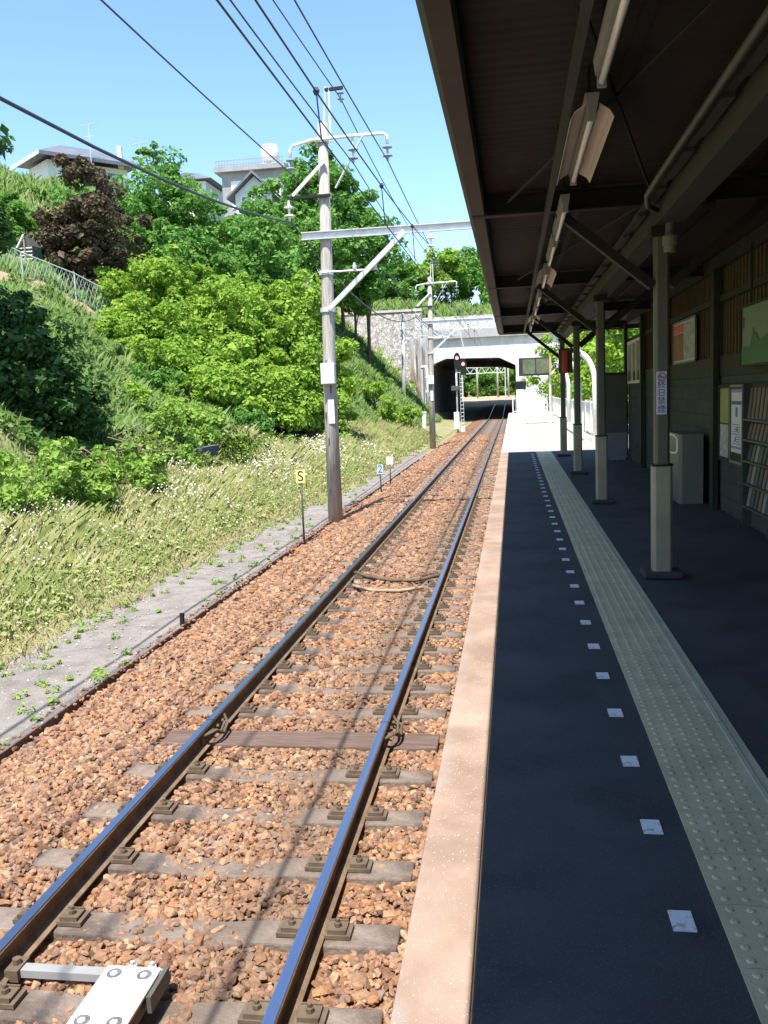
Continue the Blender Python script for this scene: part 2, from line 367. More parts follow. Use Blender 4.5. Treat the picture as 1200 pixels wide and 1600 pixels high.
def thing(name, label, cat, loc=(0, 0, 0), group=None):
    o = bpy.data.objects.new(name, None); COL.objects.link(o)
    o.location = loc; o.empty_display_size = 0.2
    ORG[o.name] = tuple(loc)
    return tag(o, label, cat, group)
def tag(o, label, cat, group=None, kind=None):
    o['label'] = label; o['category'] = cat
    if group: o['group'] = group
    if kind: o['kind'] = kind
    return o
def struct(o, label=None, cat=None):
    o['kind'] = 'structure'
    if label: o['label'] = label; o['category'] = cat or o.name.split('.')[0].replace('_', ' ')
    return o
def dup(root, loc, label=None, group=None):
    r = root.copy(); COL.objects.link(r); r.location = loc
    if label: r['label'] = label
    if group: r['group'] = group
    for ch in list(root.children):
        c = ch.copy(); COL.objects.link(c); c.parent = r
        for g in list(ch.children):
            e = g.copy(); COL.objects.link(e); e.parent = c
    return r
def text_mesh(name, body, size, m, mtx, parent=None, extrude=0.002, align='CENTER'):
    cu = bpy.data.curves.new(name, 'FONT'); cu.body = body; cu.size = size; cu.extrude = extrude
    cu.align_x = align; cu.align_y = 'CENTER'
    t = bpy.data.objects.new(name, cu); COL.objects.link(t)
    bpy.context.view_layer.update()
    me = bpy.data.meshes.new_from_object(t.evaluated_get(bpy.context.evaluated_depsgraph_get()))
    bpy.data.objects.remove(t)
    me.transform(mtx)
    if parent: me.transform(Matrix.Translation(-Vector(ORG.get(parent.name, (0, 0, 0)))))
    me.materials.clear(); me.materials.append(m)
    o = bpy.data.objects.new(name, me); COL.objects.link(o)
    if parent: o.parent = parent
    return o
def facing(x, y, z, yaw=0):
    """text upright, readable from -Y; yaw turns it about Z"""
    return Matrix.Translation((x, y, z)) @ Matrix.Rotation(yaw, 4, 'Z') @ Matrix.Rotation(rad(90), 4, 'X')
def no_tilt(n, lo=0, hi=1): return NR.uniform(lo, hi, n)
def rotmats(n, tilt=math.pi):
    a = NR.uniform(0, 2 * np.pi, n); b = NR.uniform(-tilt, tilt, n); c = NR.uniform(-tilt, tilt, n)
    ca, sa, cb, sb, cc, sc = np.cos(a), np.sin(a), np.cos(b), np.sin(b), np.cos(c), np.sin(c)
    Rz = np.zeros((n, 3, 3)); Rz[:, 0, 0] = ca; Rz[:, 0, 1] = -sa; Rz[:, 1, 0] = sa; Rz[:, 1, 1] = ca; Rz[:, 2, 2] = 1
    Rx = np.zeros((n, 3, 3)); Rx[:, 0, 0] = 1; Rx[:, 1, 1] = cb; Rx[:, 1, 2] = -sb; Rx[:, 2, 1] = sb; Rx[:, 2, 2] = cb
    Ry = np.zeros((n, 3, 3)); Ry[:, 1, 1] = 1; Ry[:, 0, 0] = cc; Ry[:, 0, 2] = sc; Ry[:, 2, 0] = -sc; Ry[:, 2, 2] = cc
    return np.einsum('nij,njk,nkl->nil', Rz, Rx, Ry)

# ------------------------------------------------------------------ terrain
RT = -1.04                                                       # rail top under the platform level z = 0
def climb(y): return 1.05 * sstep(92, 134, y)                     # the line climbs inside the underpass
def toe(y): return lerp(-10.0, -7.6, sstep(42, 74, y))            # foot of the cutting
def steep(y): return lerp(0.70, 1.12, sstep(38, 72, y))
def wob(x, y): return 0.22 * math.sin(0.9 * x + 0.7 * y) + 0.16 * math.sin(1.7 * y - 0.8 * x) + 0.1 * math.sin(2.9 * x + 2.1 * y)
def path_left(y): return lerp(-6.05, -5.3, sstep(16, 40, y))
def ground_z(x, y):
    if x > -4.4: return -1.38
    pl = path_left(y)
    if x > pl: return -1.36
    t = toe(y); s = pl - x
    z = -1.36 + 0.19 * min(s, pl - t)
    if x < t: z += steep(y) * (t - x)
    cap = 15.0 + 0.06 * (t - x)
    if z > cap - 3: z = cap - 3 + 3 * math.tanh((z - cap + 3) / 3)
    return z + wob(x, y) * min(1, s / 4)

# one ground sheet to the horizon with the cutting on the left
def build_ground():
    xs = [-1200, -500, -200, -110, -80, -65, -55] + list(np.arange(-50, -4.4, 0.8)) + [-4.3, 0.5, 7, 14, 25, 60, 200, 500, 1200]
    ys = [-1200, -300, -80, -30, -10] + list(np.arange(-4, 96, 1.1)) + list(np.arange(97, 260, 9)) + [320, 500, 1200]
    v = []; f = []
    for y in ys:
        for x in xs:
            yy = min(max(y, -20), 100)
            z = ground_z(max(x, -60), yy)
            if x > -4.35: z = -1.42 + climb(y) * (1 if abs(x) < 30 else 0.5)
            elif y > 97: z = max(ground_z(max(x, -60), 96), -1.4 + climb(y))
            v.append((x, y, z))
    n = len(xs)
    for j in range(len(ys) - 1):
        for i in range(n - 1):
            a = j * n + i; f.append((a, a + 1, a + n + 1, a + n))
    o = mesh_obj('ground', v, f, M_SOIL, smooth=True, fix=False)
    return struct(o)
build_ground()

# grey gravel path beside the track
def strip(name, m, xa, xb, y0, y1, z, step=0.6, n=5, jag=0.0, zf=None):
    v = []; f = []; ys = np.arange(y0, y1 + step, step)
    for y in ys:
        a = xa(y) + (jag * (NR.random() - .5)); b = xb(y)
        for i in range(n + 1):
            x = lerp(a, b, i / n)
            v.append((x, y, (zf(x, y) if zf else z)))
    for j in range(len(ys) - 1):
        for i in range(n):
            p = j * (n + 1) + i; f.append((p, p + 1, p + n + 2, p + n + 1))
    return mesh_obj(name, v, f, m, fix=False)
struct(strip('path', M_PATH, lambda y: path_left(y) - 0.1 + .12 * math.sin(1.3 * y) + .07 * math.sin(3.7 * y), lambda y: -4.45, -6, 46, 0, jag=0.06,
             zf=lambda x, y: -1.345 + 0.012 * math.sin(3 * x + 1.3 * y)))
struct(strip('earth_track', M_DRY, lambda y: -21.9 + (y - 36) * 0.48, lambda y: -20.1 + (y - 36) * 0.48, 28, 44, 0, jag=0.5,
             zf=lambda x, y: ground_z(x, y) + 0.07))

# ballast bed
def bed_z(x, y):
    px = [-4.5, -4.2, -3.5, -3.1, -2.6, -0.6, -0.3]; pz = [-1.40, -1.36, -1.24, -1.215, -1.235, -1.235, -1.23]
    return float(np.interp(x, px, pz)) + climb(y)
struct(strip('ballast_bed', M_BED, lambda y: -4.47, lambda y: -0.32, -4, 160, 0, step=0.5, n=14, zf=lambda x, y: bed_z(x, y) - 0.012 + 0.012 * math.sin(9 * x + 7 * y)))

# ------------------------------------------------------------------ track
SL0, SLD = 6.90, 0.66
SL_Y = [SL0 + SLD * k for k in range(-8, 140) if -1 < SL0 + SLD * k < 97]
def ico():
    bm = bmesh.new(); bmesh.ops.create_icosphere(bm, subdivisions=1, radius=1)
    v = np.array([p.co[:] for p in bm.verts]); f = [[q.index for q in p.verts] for p in bm.faces]; bm.free(); return v, f
IV, IF = ico()
def build_ballast():
    P = []; S = []
    bands = [(1.9, 7, 1350, 0.0238), (7, 13, 700, 0.0285), (13, 26, 300, 0.038), (26, 62, 80, 0.05)]
    sy = np.array(SL_Y)
    for y0, y1, dens, r in bands:
        n = int((y1 - y0) * 4.1 * dens)
        x = NR.uniform(-4.42, -0.37, n); y = NR.uniform(y0, y1, n)
        dy = np.abs(y[:, None] - sy[None, :]).min(1)
        on = (dy < 0.115) & (x > -3.06) & (x < -0.64)
        mid = (x > -2.25) & (x < -1.45)
        keep = ~(on & (NR.random(n) > np.where(mid, 0.42, 0.14) + np.clip((y - 7) / 16, 0, .45)))
        keep &= ~((np.abs(x + 2.6) < 0.085) | (np.abs(x + 1.1) < 0.085))
        keep &= ~((dy < 0.16) & ((np.abs(x + 2.6) < 0.22) | (np.abs(x + 1.1) < 0.22)))
        keep &= ~((x > -2.02) & (x < -1.68) & (y > 2.9) & (y < 3.74))
        x, y = x[keep], y[keep]
        P.append(np.stack([x, y, np.array([bed_z(a, b) for a, b in zip(x, y)])], 1)); S.append(r * np.exp(NR.normal(0, 0.26, len(x))))
    # scatter of strays over the path edge
    x = NR.normal(-4.5, 0.09, 700); y = NR.uniform(2, 26, 700); x = np.clip(x, -4.9, -4.43)
    P.append(np.stack([x, y, np.full(700, -1.335)], 1)); S.append(np.full(700, 0.022))
    P = np.concatenate(P); S = np.concatenate(S); n = len(P)
    V = IV[None] * (1 + NR.uniform(-0.34, 0.34, (n, len(IV), 3)))
    V = V * (np.stack([NR.uniform(.75, 1.35, n), NR.uniform(.6, 1.0, n), NR.uniform(.5, .85, n)], 1) * S[:, None])[:, None, :]
    V = np.einsum('nij,nkj->nki', rotmats(n, 0.6), V)
    P[:, 2] += NR.uniform(-0.012, 0.016, n)
    V = V + P[:, None, :]
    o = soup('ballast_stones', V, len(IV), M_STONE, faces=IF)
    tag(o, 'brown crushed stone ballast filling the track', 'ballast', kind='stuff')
build_ballast()

def build_sleepers():
    prof = [(-3.05, -1.20), (-2.3, -1.205), (-2.1, -1.225), (-1.6, -1.225), (-1.4, -1.205), (-0.65, -1.20)]
    mb = MB()
    h = 0.105
    vs = []; fs = []
    for x, z in prof:
        vs += [(x, -h - .015, z - .16), (x, -h, z), (x, h, z), (x, h + .015, z - .16)]
    for i in range(len(prof) - 1):
        for k in range(4):
            a, b = i * 4 + k, i * 4 + (k + 1) % 4; fs.append((a, b, b + 4, a + 4))
    fs += [(3, 2, 1, 0), (20, 21, 22, 23)]
    mb.add(vs, fs)
    root = None; first = None
    grp = 'concrete sleepers under the rails'
    lab = 'grey weathered concrete sleeper half sunk in brown ballast under the two rails'
    me = mb.build('sleeper', M_SLEEP, bevel=0.012)
    base_mesh = me.data
    clips = []
    for rx in (-2.6, -1.1):
        for sg in (-1, 1):
            c = MB()
            # spring plate over the rail foot with its folded lip, bolt and nut
            c.box(rx + sg * .055, rx + sg * .20, -.06, .06, -1.198, -1.176) if sg > 0 else c.box(rx - .20, rx - .055, -.06, .06, -1.198, -1.176)
            a, b = (rx + .075, rx + .175) if sg > 0 else (rx - .175, rx - .075)
            c.box(a, b, -.048, .048, -1.172, -1.158)
            c.box(a, b, -.052, -.044, -1.176, -1.150); c.box(a, b, .044, .052, -1.176, -1.150)
            c.lathe([(.02, -1.157), (.02, -1.135), (.012, -1.133), (.012, -1.115)], (rx + sg * .125, 0, 0), 6)
            clips.append(c)
    first_clips = None
    for y in SL_Y:
        if abs(y - SL0) < .01: continue
        if first is None:
            o = me; first = o; o.location = (0, y, climb(y))
            first_clips = [c.build('rail_clip', M_CLIP, o) for c in clips]
        else:
            o = first.copy(); COL.objects.link(o); o.location = (0, y, climb(y))
            if y < 24:
                for q in first_clips:
                    e = q.copy(); COL.objects.link(e); e.parent = o
        tag(o, lab, 'sleeper', grp)
    w = MB(); w.box(-3.0, -0.66, SL0 - .16, SL0 + .16, -1.34, -1.19)
    o = w.build('sleeper', M_SWOOD, bevel=0.012)
    tag(o, 'wide brown wooden sleeper beneath the two rail joints', 'sleeper')
build_sleepers()

def rail(x, label):
    head = [(-.0635, -.153), (.0635, -.153), (.0635, -.143), (.012, -.122), (.0075, -.11), (.0075, -.05), (.03, -.038), (.0325, -.012), (.027, -.003), (-.027, -.003), (-.0325, -.012), (-.03, -.038), (-.0075, -.05), (-.0075, -.11), (-.012, -.122), (-.0635, -.143)]
    ys = list(np.arange(-4, 90, 4.7)) + list(np.arange(90, 150, 3))
    mb = MB(); n = len(head); vs = []; fs = []
    for y in ys:
        for u, w in head: vs.append((x + u, y, RT + w + climb(y)))
    for j in range(len(ys) - 1):
        for k in range(n):
            a, b = j * n + k, j * n + (k + 1) % n; fs.append((a, b, b + n, a + n))
    mb.add(vs, fs)
    o = mb.build('rail', M_RUST)
    tag(o, label, 'rail')
    t = MB(); vs = []; fs = []; pr = [(-.029, -.006), (-.026, -.0005), (.026, -.0005), (.029, -.006)]
    for y in ys:
        for u, w in pr: vs.append((x + u, y, RT + w + .0015 + climb(y)))
    for j in range(len(ys) - 1):
        for k in range(3): a = j * 4 + k; fs.append((a, a + 1, a + 5, a + 4))
    t.add(vs, fs); t.build('running_surface', M_RAILTOP, o, fix=False)
    for sg in (-1, 1):
        p = MB(); p.box(x + sg * .012, x + sg * .034, SL0 - .28, SL0 + .28, RT - .118, RT - .045) if sg > 0 else p.box(x - .034, x - .012, SL0 - .28, SL0 + .28, RT - .118, RT - .045)
        for k in (-.2, -.07, .07, .2): p.lathe([(.017, 0), (.017, sg * .022)], (x + sg * .034, SL0 + k, RT - .08), 6, 'X')
        p.build('fishplate', M_CLIP, o)
    # copper bond looped round the joint
    b = MB()
    for q in (0, .03):
        b.tube([(x + .035, SL0 - .24, RT - .05), (x + .09 + q, SL0 - .17, RT - .02), (x + .11 + q, SL0 - .06, RT - .09), (x + .10 + q, SL0 + .08, RT - .05), (x + .08, SL0 + .2, RT - .08), (x + .035, SL0 + .27, RT - .05)], .012, 6)
    b.build('bond_wire', M_CLIP, o, smooth=True)
    g = MB(); g.box(x - .033, x + .033, SL0 - .004, SL0 + .004, RT - .04, RT + .0025); g.build('joint_gap', M_BLACK, o)
    return o
rail(-2.6, 'long steel rail farther from the platform, dark and rusty at its side')
rail(-1.1, 'long steel rail nearest the platform edge, its top shining blue')

# cables laid across between the rails
def cable(pts, r, label, m=M_CLIP):
    tag(MB().tube(pts, r, 6).build('track_cable', m, smooth=True), label, 'cable')
cable([(-2.55, 13.6, -1.13), (-2.3, 13.45, -1.17), (-1.9, 13.2, -1.18), (-1.5, 13.15, -1.17), (-1.15, 13.3, -1.12)], .03, 'brown cable bowed across between the rails, the farther of the two')
cable([(-2.42, 12.75, -1.16), (-2.1, 12.55, -1.19), (-1.7, 12.5, -1.19), (-1.35, 12.6, -1.16)], .026, 'pale brown cable lying between the rails, the nearer of the two', M_DEAD)

M_RECESS = mat('painted recess shade', (0.10, 0.10, 0.105), (0.16, 0.16, 0.165), 30, 0.6)  # dark grey stands in for shade inside the bolt holes
# white train control beacon between the rails
def beacon():
    t = thing('track_beacon', 'white flat train control beacon with four round holes between the rails', 'beacon', (-1.85, 3.3, -1.2))
    p = MB(); p.box(-1.985, -1.715, 2.95, 3.69, -1.066, -1.045); p.build('cover_plate', M_WHITE, t, bevel=.006)
    c = MB(); c.box(-1.965, -1.735, 2.97, 3.67, -1.16, -1.067); c.build('housing', M_PFACE, t, bevel=.006)
    for x in (-1.925, -1.775):
        for y in (3.31, 3.63):
            h = MB(); h.lathe([(.036, 0), (.036, .0032), (.033, .0036)], (x, y, -1.0465), 20); h.build('recess_shade_disc', M_RECESS, t)  # raised dark disc painted in for the shaded recess
            k = MB(); k.lathe([(.019, 0), (.019, .004), (.014, .006)], (x, y - .004, -1.0428), 6); k.build('bolt_head', M_GALV, t)
    b = MB(); b.box(-2.5, -1.99, 3.755, 3.815, -1.165, -1.15); b.box(-2.5, -1.99, 3.755, 3.76, -1.19, -1.1651); b.build('support_strip', M_LAMP, t)
    e = MB(); e.box(-1.99, -1.70, 3.70, 3.76, -1.15, -1.10); e.build('end_bracket', M_LAMP, t)
    for x in (-1.88, -1.78):
        q = MB(); q.lathe([(.022, -1.10), (.022, -1.07), (.012, -1.068), (.012, -1.05)], (x, 3.73, 0), 6); q.build('bracket_bolt', M_GALV, t)
    s = MB(); s.box(-1.712, -1.69, 3.5, 3.72, -1.14, -1.06); s.build('side_bracket', M_PIPE, t)
    cl = MB(); cl.box(-2.56, -2.49, 3.73, 3.85, -1.2, -1.14); cl.lathe([(.022, -1.14), (.022, -1.11)], (-2.525, 3.79, 0), 6); cl.build('rail_clamp', M_CLIP, t)
beacon()

# ------------------------------------------------------------------ platform
PE = -0.35
def build_platform():
    b = MB(); b.box(PE + .05, 9, -8, 73, -1.6, -.02); struct(b.build('platform_body', M_PFACE))
    a = MB(); a.box(-.14, 9, -8, 24.4, -.019, 0); struct(a.build('platform', M_ASPH))  # dark paving only where canopy shade falls; its tone carries that shade
    # coping in bays with open joints, inner edge set at the canopy's shadow line
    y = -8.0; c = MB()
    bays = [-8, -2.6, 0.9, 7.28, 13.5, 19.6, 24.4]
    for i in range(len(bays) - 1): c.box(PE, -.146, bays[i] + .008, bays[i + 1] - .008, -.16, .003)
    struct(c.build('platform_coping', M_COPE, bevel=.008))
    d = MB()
    for y0, y1 in ((24.41, 34.5), (34.52, 47), (47.02, 60), (60.02, 73)): d.box(PE, 2.9, y0, y1, -.16, .002)  # pale paving starts where canopy shade ends, sunlight put into its tone
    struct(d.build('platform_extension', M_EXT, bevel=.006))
build_platform()

def tactile():
    x0, x1 = .585, .99
    mb = MB(); L = .31; k0 = -4
    for k in range(-14, 226):
        y = 2.36 + L * k
        mb.box(x0, x1, y + .002, y + L - .002, -.01, .006)
    n = 93
    v = []; fs = []
    for k in range(-14, 79):
        for j in range(5):
            y = 2.36 + L * k + .031 + .062 * j
            for i in range(5):
                mb.lathe([(.014, .0055), (.0115, .0095), (.007, .011)], (.622 + .0625 * i, y, 0), 8)
    o = mb.build('tactile_paving', M_TACT, fix=False); struct(o)
    r = MB()
    for k in range(-14, 79):
        y = 2.36 + L * k; r.box(.928, .952, y + .006, y + L - .006, .006, .012)
    struct(r.build('tactile_edge_line', mat('tactile ridge', (0.40, 0.39, 0.29), (0.5, 0.48, 0.36), 4, 0.7), bevel=.003))
tactile()
mk = None
for k in range(-4, 36):
    y = 2.575 + .5885 * k
    if mk is None:
        mk = MB().box(.436, .504, -.052, .052, .001, .0055).build('platform_marking', M_WPAINT)
        o = mk
    else:
        o = mk.copy(); COL.objects.link(o)
    o.location = (R.uniform(-.004, .004), y, 0)
    tag(o, 'small worn white painted square in the dotted line on the dark platform', 'marking', 'white squares painted along the platform', 'structure')

# ------------------------------------------------------------------ canopy and columns
COLS_Y = [7.64, 12.75, 17.40, 22.25]
CX = 1.22
ROOF_END = 22.7
def build_canopy():
    t = thing('platform_canopy', 'long dark station canopy of ribbed sheets over the platform', 'canopy', (1.2, 8, 3.1))
    ys = np.arange(-7, ROOF_END, 0.019); v = []; f = []
    pitch = .57
    def zf(y): ph = ((y - .1) % pitch) / pitch; return 3.245 - .03 * ph + .0012 * math.sin(2 * math.pi * y / .095)
    xs = [-.30, 1.2, 6.4]
    top = []
    for y in ys:
        for x in xs: v.append((x, y, zf(y) + .02 * (x > 1)))
    n = 3
    for j in range(len(ys) - 1):
        for i in range(2):
            a = j * n + i; f.append((a, a + n, a + n + 1, a + 1))
    o = len(v)
    for y in (-7, ROOF_END):
        for x in xs: v.append((x, y, 3.32))
    for i in range(2): f.append((o + i, o + i + 1, o + 4 + i, o + 3 + i))
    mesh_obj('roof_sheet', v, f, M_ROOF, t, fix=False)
    g = MB()
    g.prism([(-.335, 3.10), (-.30, 3.06), (-.20, 3.06), (-.185, 3.09), (-.20, 3.075), (-.295, 3.075), (-.315, 3.11), (-.315, 3.34), (-.335, 3.34)], -7, ROOF_END + .03)
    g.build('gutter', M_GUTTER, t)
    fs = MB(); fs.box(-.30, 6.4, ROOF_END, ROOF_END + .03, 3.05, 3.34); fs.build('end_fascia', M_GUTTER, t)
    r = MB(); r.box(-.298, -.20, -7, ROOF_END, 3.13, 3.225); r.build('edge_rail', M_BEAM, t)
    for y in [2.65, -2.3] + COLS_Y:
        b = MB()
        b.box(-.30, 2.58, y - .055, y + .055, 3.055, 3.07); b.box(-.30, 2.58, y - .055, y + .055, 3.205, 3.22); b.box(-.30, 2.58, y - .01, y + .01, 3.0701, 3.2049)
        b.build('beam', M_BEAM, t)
        for sg in (-1, 1):
            k = MB(); k.bar((CX + sg * .07, y, 2.42), (CX + sg * .82, y, 3.05), .07, .10, up=(0, 1, 0)); k.build('knee_brace', M_BEAM, t)
    for y in COLS_Y:
        k = MB(); k.box(CX - .09, CX + .09, y - .09, y + .09, 2.80, 2.88); k.build('column_head', M_BEAM, t)
    p = MB(); p.box(CX - .06, CX + .14, -7, ROOF_END - .1, 2.885, 3.05); p.build('purlin', M_PURL, t)
    for x in (.62, 1.9):
        q = MB(); q.box(x - .03, x + .03, -7, ROOF_END - .1, 3.222, 3.235); q.build('batten', M_BEAM, t)
    for (x0, y0, x1, y1) in ((1.1, 2.8, .0, 7.4), (1.1, 7.9, .1, 12.4), (.1, 2.9, 1.1, 7.4), (.1, 12.9, 1.1, 17.2)):
        q = MB(); q.tube([(x0, y0, 3.12), (x1, y1, 3.12)], .012, 6); q.build('tie_rod', M_BEAM, t)
build_canopy()

ordn = ['nearest cream canopy column, carrying the blue and white no smoking sign', 'second cream canopy column from the camera, before the grey partition',
        'third cream canopy column from the camera', 'farthest canopy column at the roof end, behind the red alarm board']
c0 = None
for i, y in enumerate(COLS_Y):
    if c0 is None:
        c0 = thing('canopy_column', ordn[0], 'column', (CX, y, 0), 'columns holding up the canopy')
        ch = .022; w = .066
        def octo(w): return [(CX - w + ch, y - w), (CX + w - ch, y - w), (CX + w, y - w + ch), (CX + w, y + w - ch), (CX + w - ch, y + w), (CX - w + ch, y + w), (CX - w, y + w - ch), (CX - w, y - w + ch)]
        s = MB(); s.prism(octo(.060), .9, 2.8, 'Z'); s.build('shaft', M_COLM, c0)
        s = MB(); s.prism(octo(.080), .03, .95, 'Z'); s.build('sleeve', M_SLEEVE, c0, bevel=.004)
        s = MB(); s.prism(octo(.084), .945, .962, 'Z'); s.build('collar', M_BEAM, c0)
        s = MB(); s.prism([(CX - .16, y - .15), (CX + .16, y - .15), (CX + .16, y + .15), (CX - .16, y + .15)], .001, .06, 'Z'); s.build('plinth', M_BASE, c0, bevel=.02)
    else:
        dup(c0, (CX, y, 0), ordn[i])

# rain pipe elbow at the head of the nearest column
t = thing('rain_pipe', 'pale pipe elbow at the head of the nearest canopy column', 'pipe', (1.27, 7.5, 2.7))
MB().lathe([(.05, 2.66), (.05, 2.71), (.062, 2.715), (.062, 2.78), (.045, 2.80)], (1.265, 7.50, 0), 14).build('socket', M_CAB, t, smooth=False)
MB().tube([(1.265, 7.50, 2.8), (1.265, 7.49, 2.9), (1.33, 7.47, 2.98), (1.6, 7.45, 3.0)], .04, 10).build('elbow', M_PIPE, t, smooth=True)

# no smoking plate
t = thing('no_smoking_sign', 'narrow white no smoking plate with blue characters on the nearest column', 'sign', (1.212, 7.57, 1.55), None)
MB().box(1.168, 1.250, 7.566, 7.573, 1.375, 1.725).build('plate', M_PAPER, t)
ring = MB(); ring.tube([(1.209 + .030 * math.cos(a), 7.563, 1.682 + .030 * math.sin(a)) for a in np.linspace(0, 2 * math.pi, 25)], .006, 6)
ring.bar((1.187, 7.563, 1.704), (1.231, 7.563, 1.660), .003, .009); ring.bar((1.185, 7.563, 1.68), (1.233, 7.563, 1.68), .003, .009)
ring.build('no_smoking_mark', M_PURPLE, t)
for i, chr_ in enumerate('終日禁煙'):
    text_mesh('character', chr_, .068, M_NAVY, facing(1.209, 7.5655, 1.616 - .067 * i), t, .001)

# lamps under the canopy
def lamp(y0, y1, label, refl):
    t = thing('fluorescent_lamp', label, 'lamp', (.42, (y0 + y1) / 2, 3.0), 'fluorescent lamps under the canopy')
    h = MB(); h.prism([(.385, 3.05), (.455, 3.05), (.445, 2.985), (.395, 2.985)], y0, y1); h.build('housing', M_LAMP, t)
    L = y1 - y0
    MB().tube([(.42, y0 + .05, 2.945), (.42, y1 - .05, 2.945)], .0165, 10).build('tube', M_TUBE, t, smooth=True)
    for y in (y0 + .015, y1 - .045):
        MB().box(.40, .44, y, y + .03, 2.925, 2.985).build('lamp_holder', M_LAMP, t)
    if refl:
        for sg in (-1, 1):
            r = MB(); x = .42
            r.prism([(x + sg * .036, 2.995), (x + sg * .085, 2.965), (x + sg * .105, 2.93), (x + sg * .107, 2.934), (x + sg * .086, 2.971), (x + sg * .036, 3.003)], y0 + .02, y1 - .02)
            r.build('reflector', M_REFL, t)
    for y in (y0 + .2, y1 - .2): MB().tube([(.42, y, 3.05), (.42, y, 3.24)], .01, 6).build('hanger', M_BEAM, t)
lamp(2.75, 4.25, 'bare tube lamp nearest the camera, at the top edge of the photo', False)
lamp(4.68, 6.12, 'reflector lamp with wide pale wings nearest the camera', True)
lamp(6.95, 8.35, 'bare tube lamp just beyond the nearest roof beam', False)
lamp(8.55, 9.95, 'bare tube lamp right before the second reflector lamp', False)
lamp(10.5, 11.95, 'second reflector lamp from the camera', True)
lamp(12.95, 14.4, 'bare tube lamp just beyond the second reflector lamp', False)
lamp(14.7, 16.15, 'bare tube lamp right before the farthest reflector lamp', False)
lamp(16.7, 18.1, 'farthest reflector lamp of the canopy', True)
lamp(18.6, 20.2, 'bare tube lamp at the far end of the row', False)
t = MB(); t.box(.29, .33, -7, 22, 3.03, 3.07)
for y in np.arange(-5, 22, 1.8): t.box(.30, .32, y, y + .03, 3.0701, 3.24)
tag(t.build('cable_tray', M_PURL), 'thin steel cable tray running along beside the lamps', 'cable tray')
t = MB(); t.tube([(1.0, -7, 3.0), (1.0, 6.3, 3.0), (1.0, 6.9, 2.99), (1.05, 7.2, 2.97), (1.14, 7.35, 2.96)], .022, 8)
tag(t.build('conduit', M_PIPE, smooth=True), 'grey conduit pipe bending into the roof beam above the column', 'pipe')
t = MB(); t.box(1.065, 1.115, -7, 21.5, 3.03, 3.06)
for y in np.arange(-5.2, 21, 1.0): t.box(1.06, 1.12, y, y + .7, 3.006, 3.0299)
tag(t.build('lighting_rail', M_PURL), 'segmented grey lighting rail beside the conduit', 'lighting rail')

# ------------------------------------------------------------------ station building on the right
WX = 2.62
def build_station():
    t = thing('station_building', 'dim station building with grey blue lower wall and tan boards above', 'building', (WX, 8, 0))
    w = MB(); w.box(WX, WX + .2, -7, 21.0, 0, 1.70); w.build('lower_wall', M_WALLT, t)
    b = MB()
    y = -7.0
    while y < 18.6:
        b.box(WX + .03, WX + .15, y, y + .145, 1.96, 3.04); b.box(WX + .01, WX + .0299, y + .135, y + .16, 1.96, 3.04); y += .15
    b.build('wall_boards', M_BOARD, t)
    r = MB(); r.box(WX - .02, WX + .19, -7, 21.0, 1.701, 1.955); r.build('wall_rail', M_TRIM, t)
    r = MB(); r.box(WX - .03, WX + .2, -7, 21.0, 2.62, 2.70); r.build('wall_rail', M_TRIM, t)
    r = MB(); r.box(WX - .03, WX + .2, -7, 21.0, 3.045, 3.22); r.build('wall_plate', M_TRIM, t)
    for y in (11.9, 15.6, 18.35, 20.9, 7.6, 3.5):
        p = MB(); p.box(WX - .10, WX - .031, y - .09, y + .09, 0, 3.04); p.build('pilaster', M_TRIM, t)
    f = MB(); f.box(WX - .015, WX + .03, 18.75, 20.65, 1.76, 2.60)
    fr = f.build('window', M_GLASS, t)
    g = MB(); x0, x1 = WX - .06, WX - .016
    for y in (18.72, 19.35, 20.0, 20.62): g.box(x0, x1, y, y + .06, 1.72, 2.615)
    for z in (1.70, 2.56): g.box(x0 + .004, x1 - .004, 18.72, 20.68, z, z + .06)
    g.build('frame', M_WHITE, fr)
    br = MB(); br.box(WX - .06, WX - .0301, -7, 9.5, .0, .10); br.build('skirting', M_BASE, t)
    # beyond the lower wall, the rooms behind close the view
    k = MB(); k.box(6.3, 6.4, -7, 21, 0, 3.2); k.build('back_wall', M_PART, t)
build_station()

t = thing('partition', 'grey beige low partition at the end of the station wall', 'partition', (2.3, 20.5, 0))
MB().box(2.06, 2.515, 20.46, 20.52, .05, 1.9).build('panel', M_PART, t)
MB().box(2.04, 2.515, 20.44, 20.54, 1.901, 1.96).build('top_rail', M_TRIM, t)
MB().box(2.06, 2.515, 20.455, 20.459, .05, .62).build('kick_panel', mat('blue grey kick panel', (.15, .18, .22), (.19, .22, .26), 2, .6), t)
MB().box(2.04, 2.11, 20.44, 20.54, 0, .049).build('foot', M_TRIM, t)

# cream cabinet with oval window
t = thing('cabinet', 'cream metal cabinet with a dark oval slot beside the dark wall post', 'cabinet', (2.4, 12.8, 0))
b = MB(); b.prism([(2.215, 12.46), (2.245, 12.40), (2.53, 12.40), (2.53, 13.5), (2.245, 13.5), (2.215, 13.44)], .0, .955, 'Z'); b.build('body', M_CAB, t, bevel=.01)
e = MB(); e.prism([(12.90 + .40 * math.cos(a), .80 + (.07 if math.sin(a) > 0 else -.07) + .07 * math.sin(a)) for a in np.linspace(0, 2 * math.pi, 28)], 2.205, 2.2145, 'X'); e.build('slot_rim', M_WHITE, t)
e = MB(); e.prism([(12.90 + .30 * math.cos(a), .80 + (.07 if math.sin(a) > 0 else -.07) + .04 * math.sin(a)) for a in np.linspace(0, 2 * math.pi, 28)], 2.200, 2.2049, 'X'); e.build('slot', M_BLACK, t)

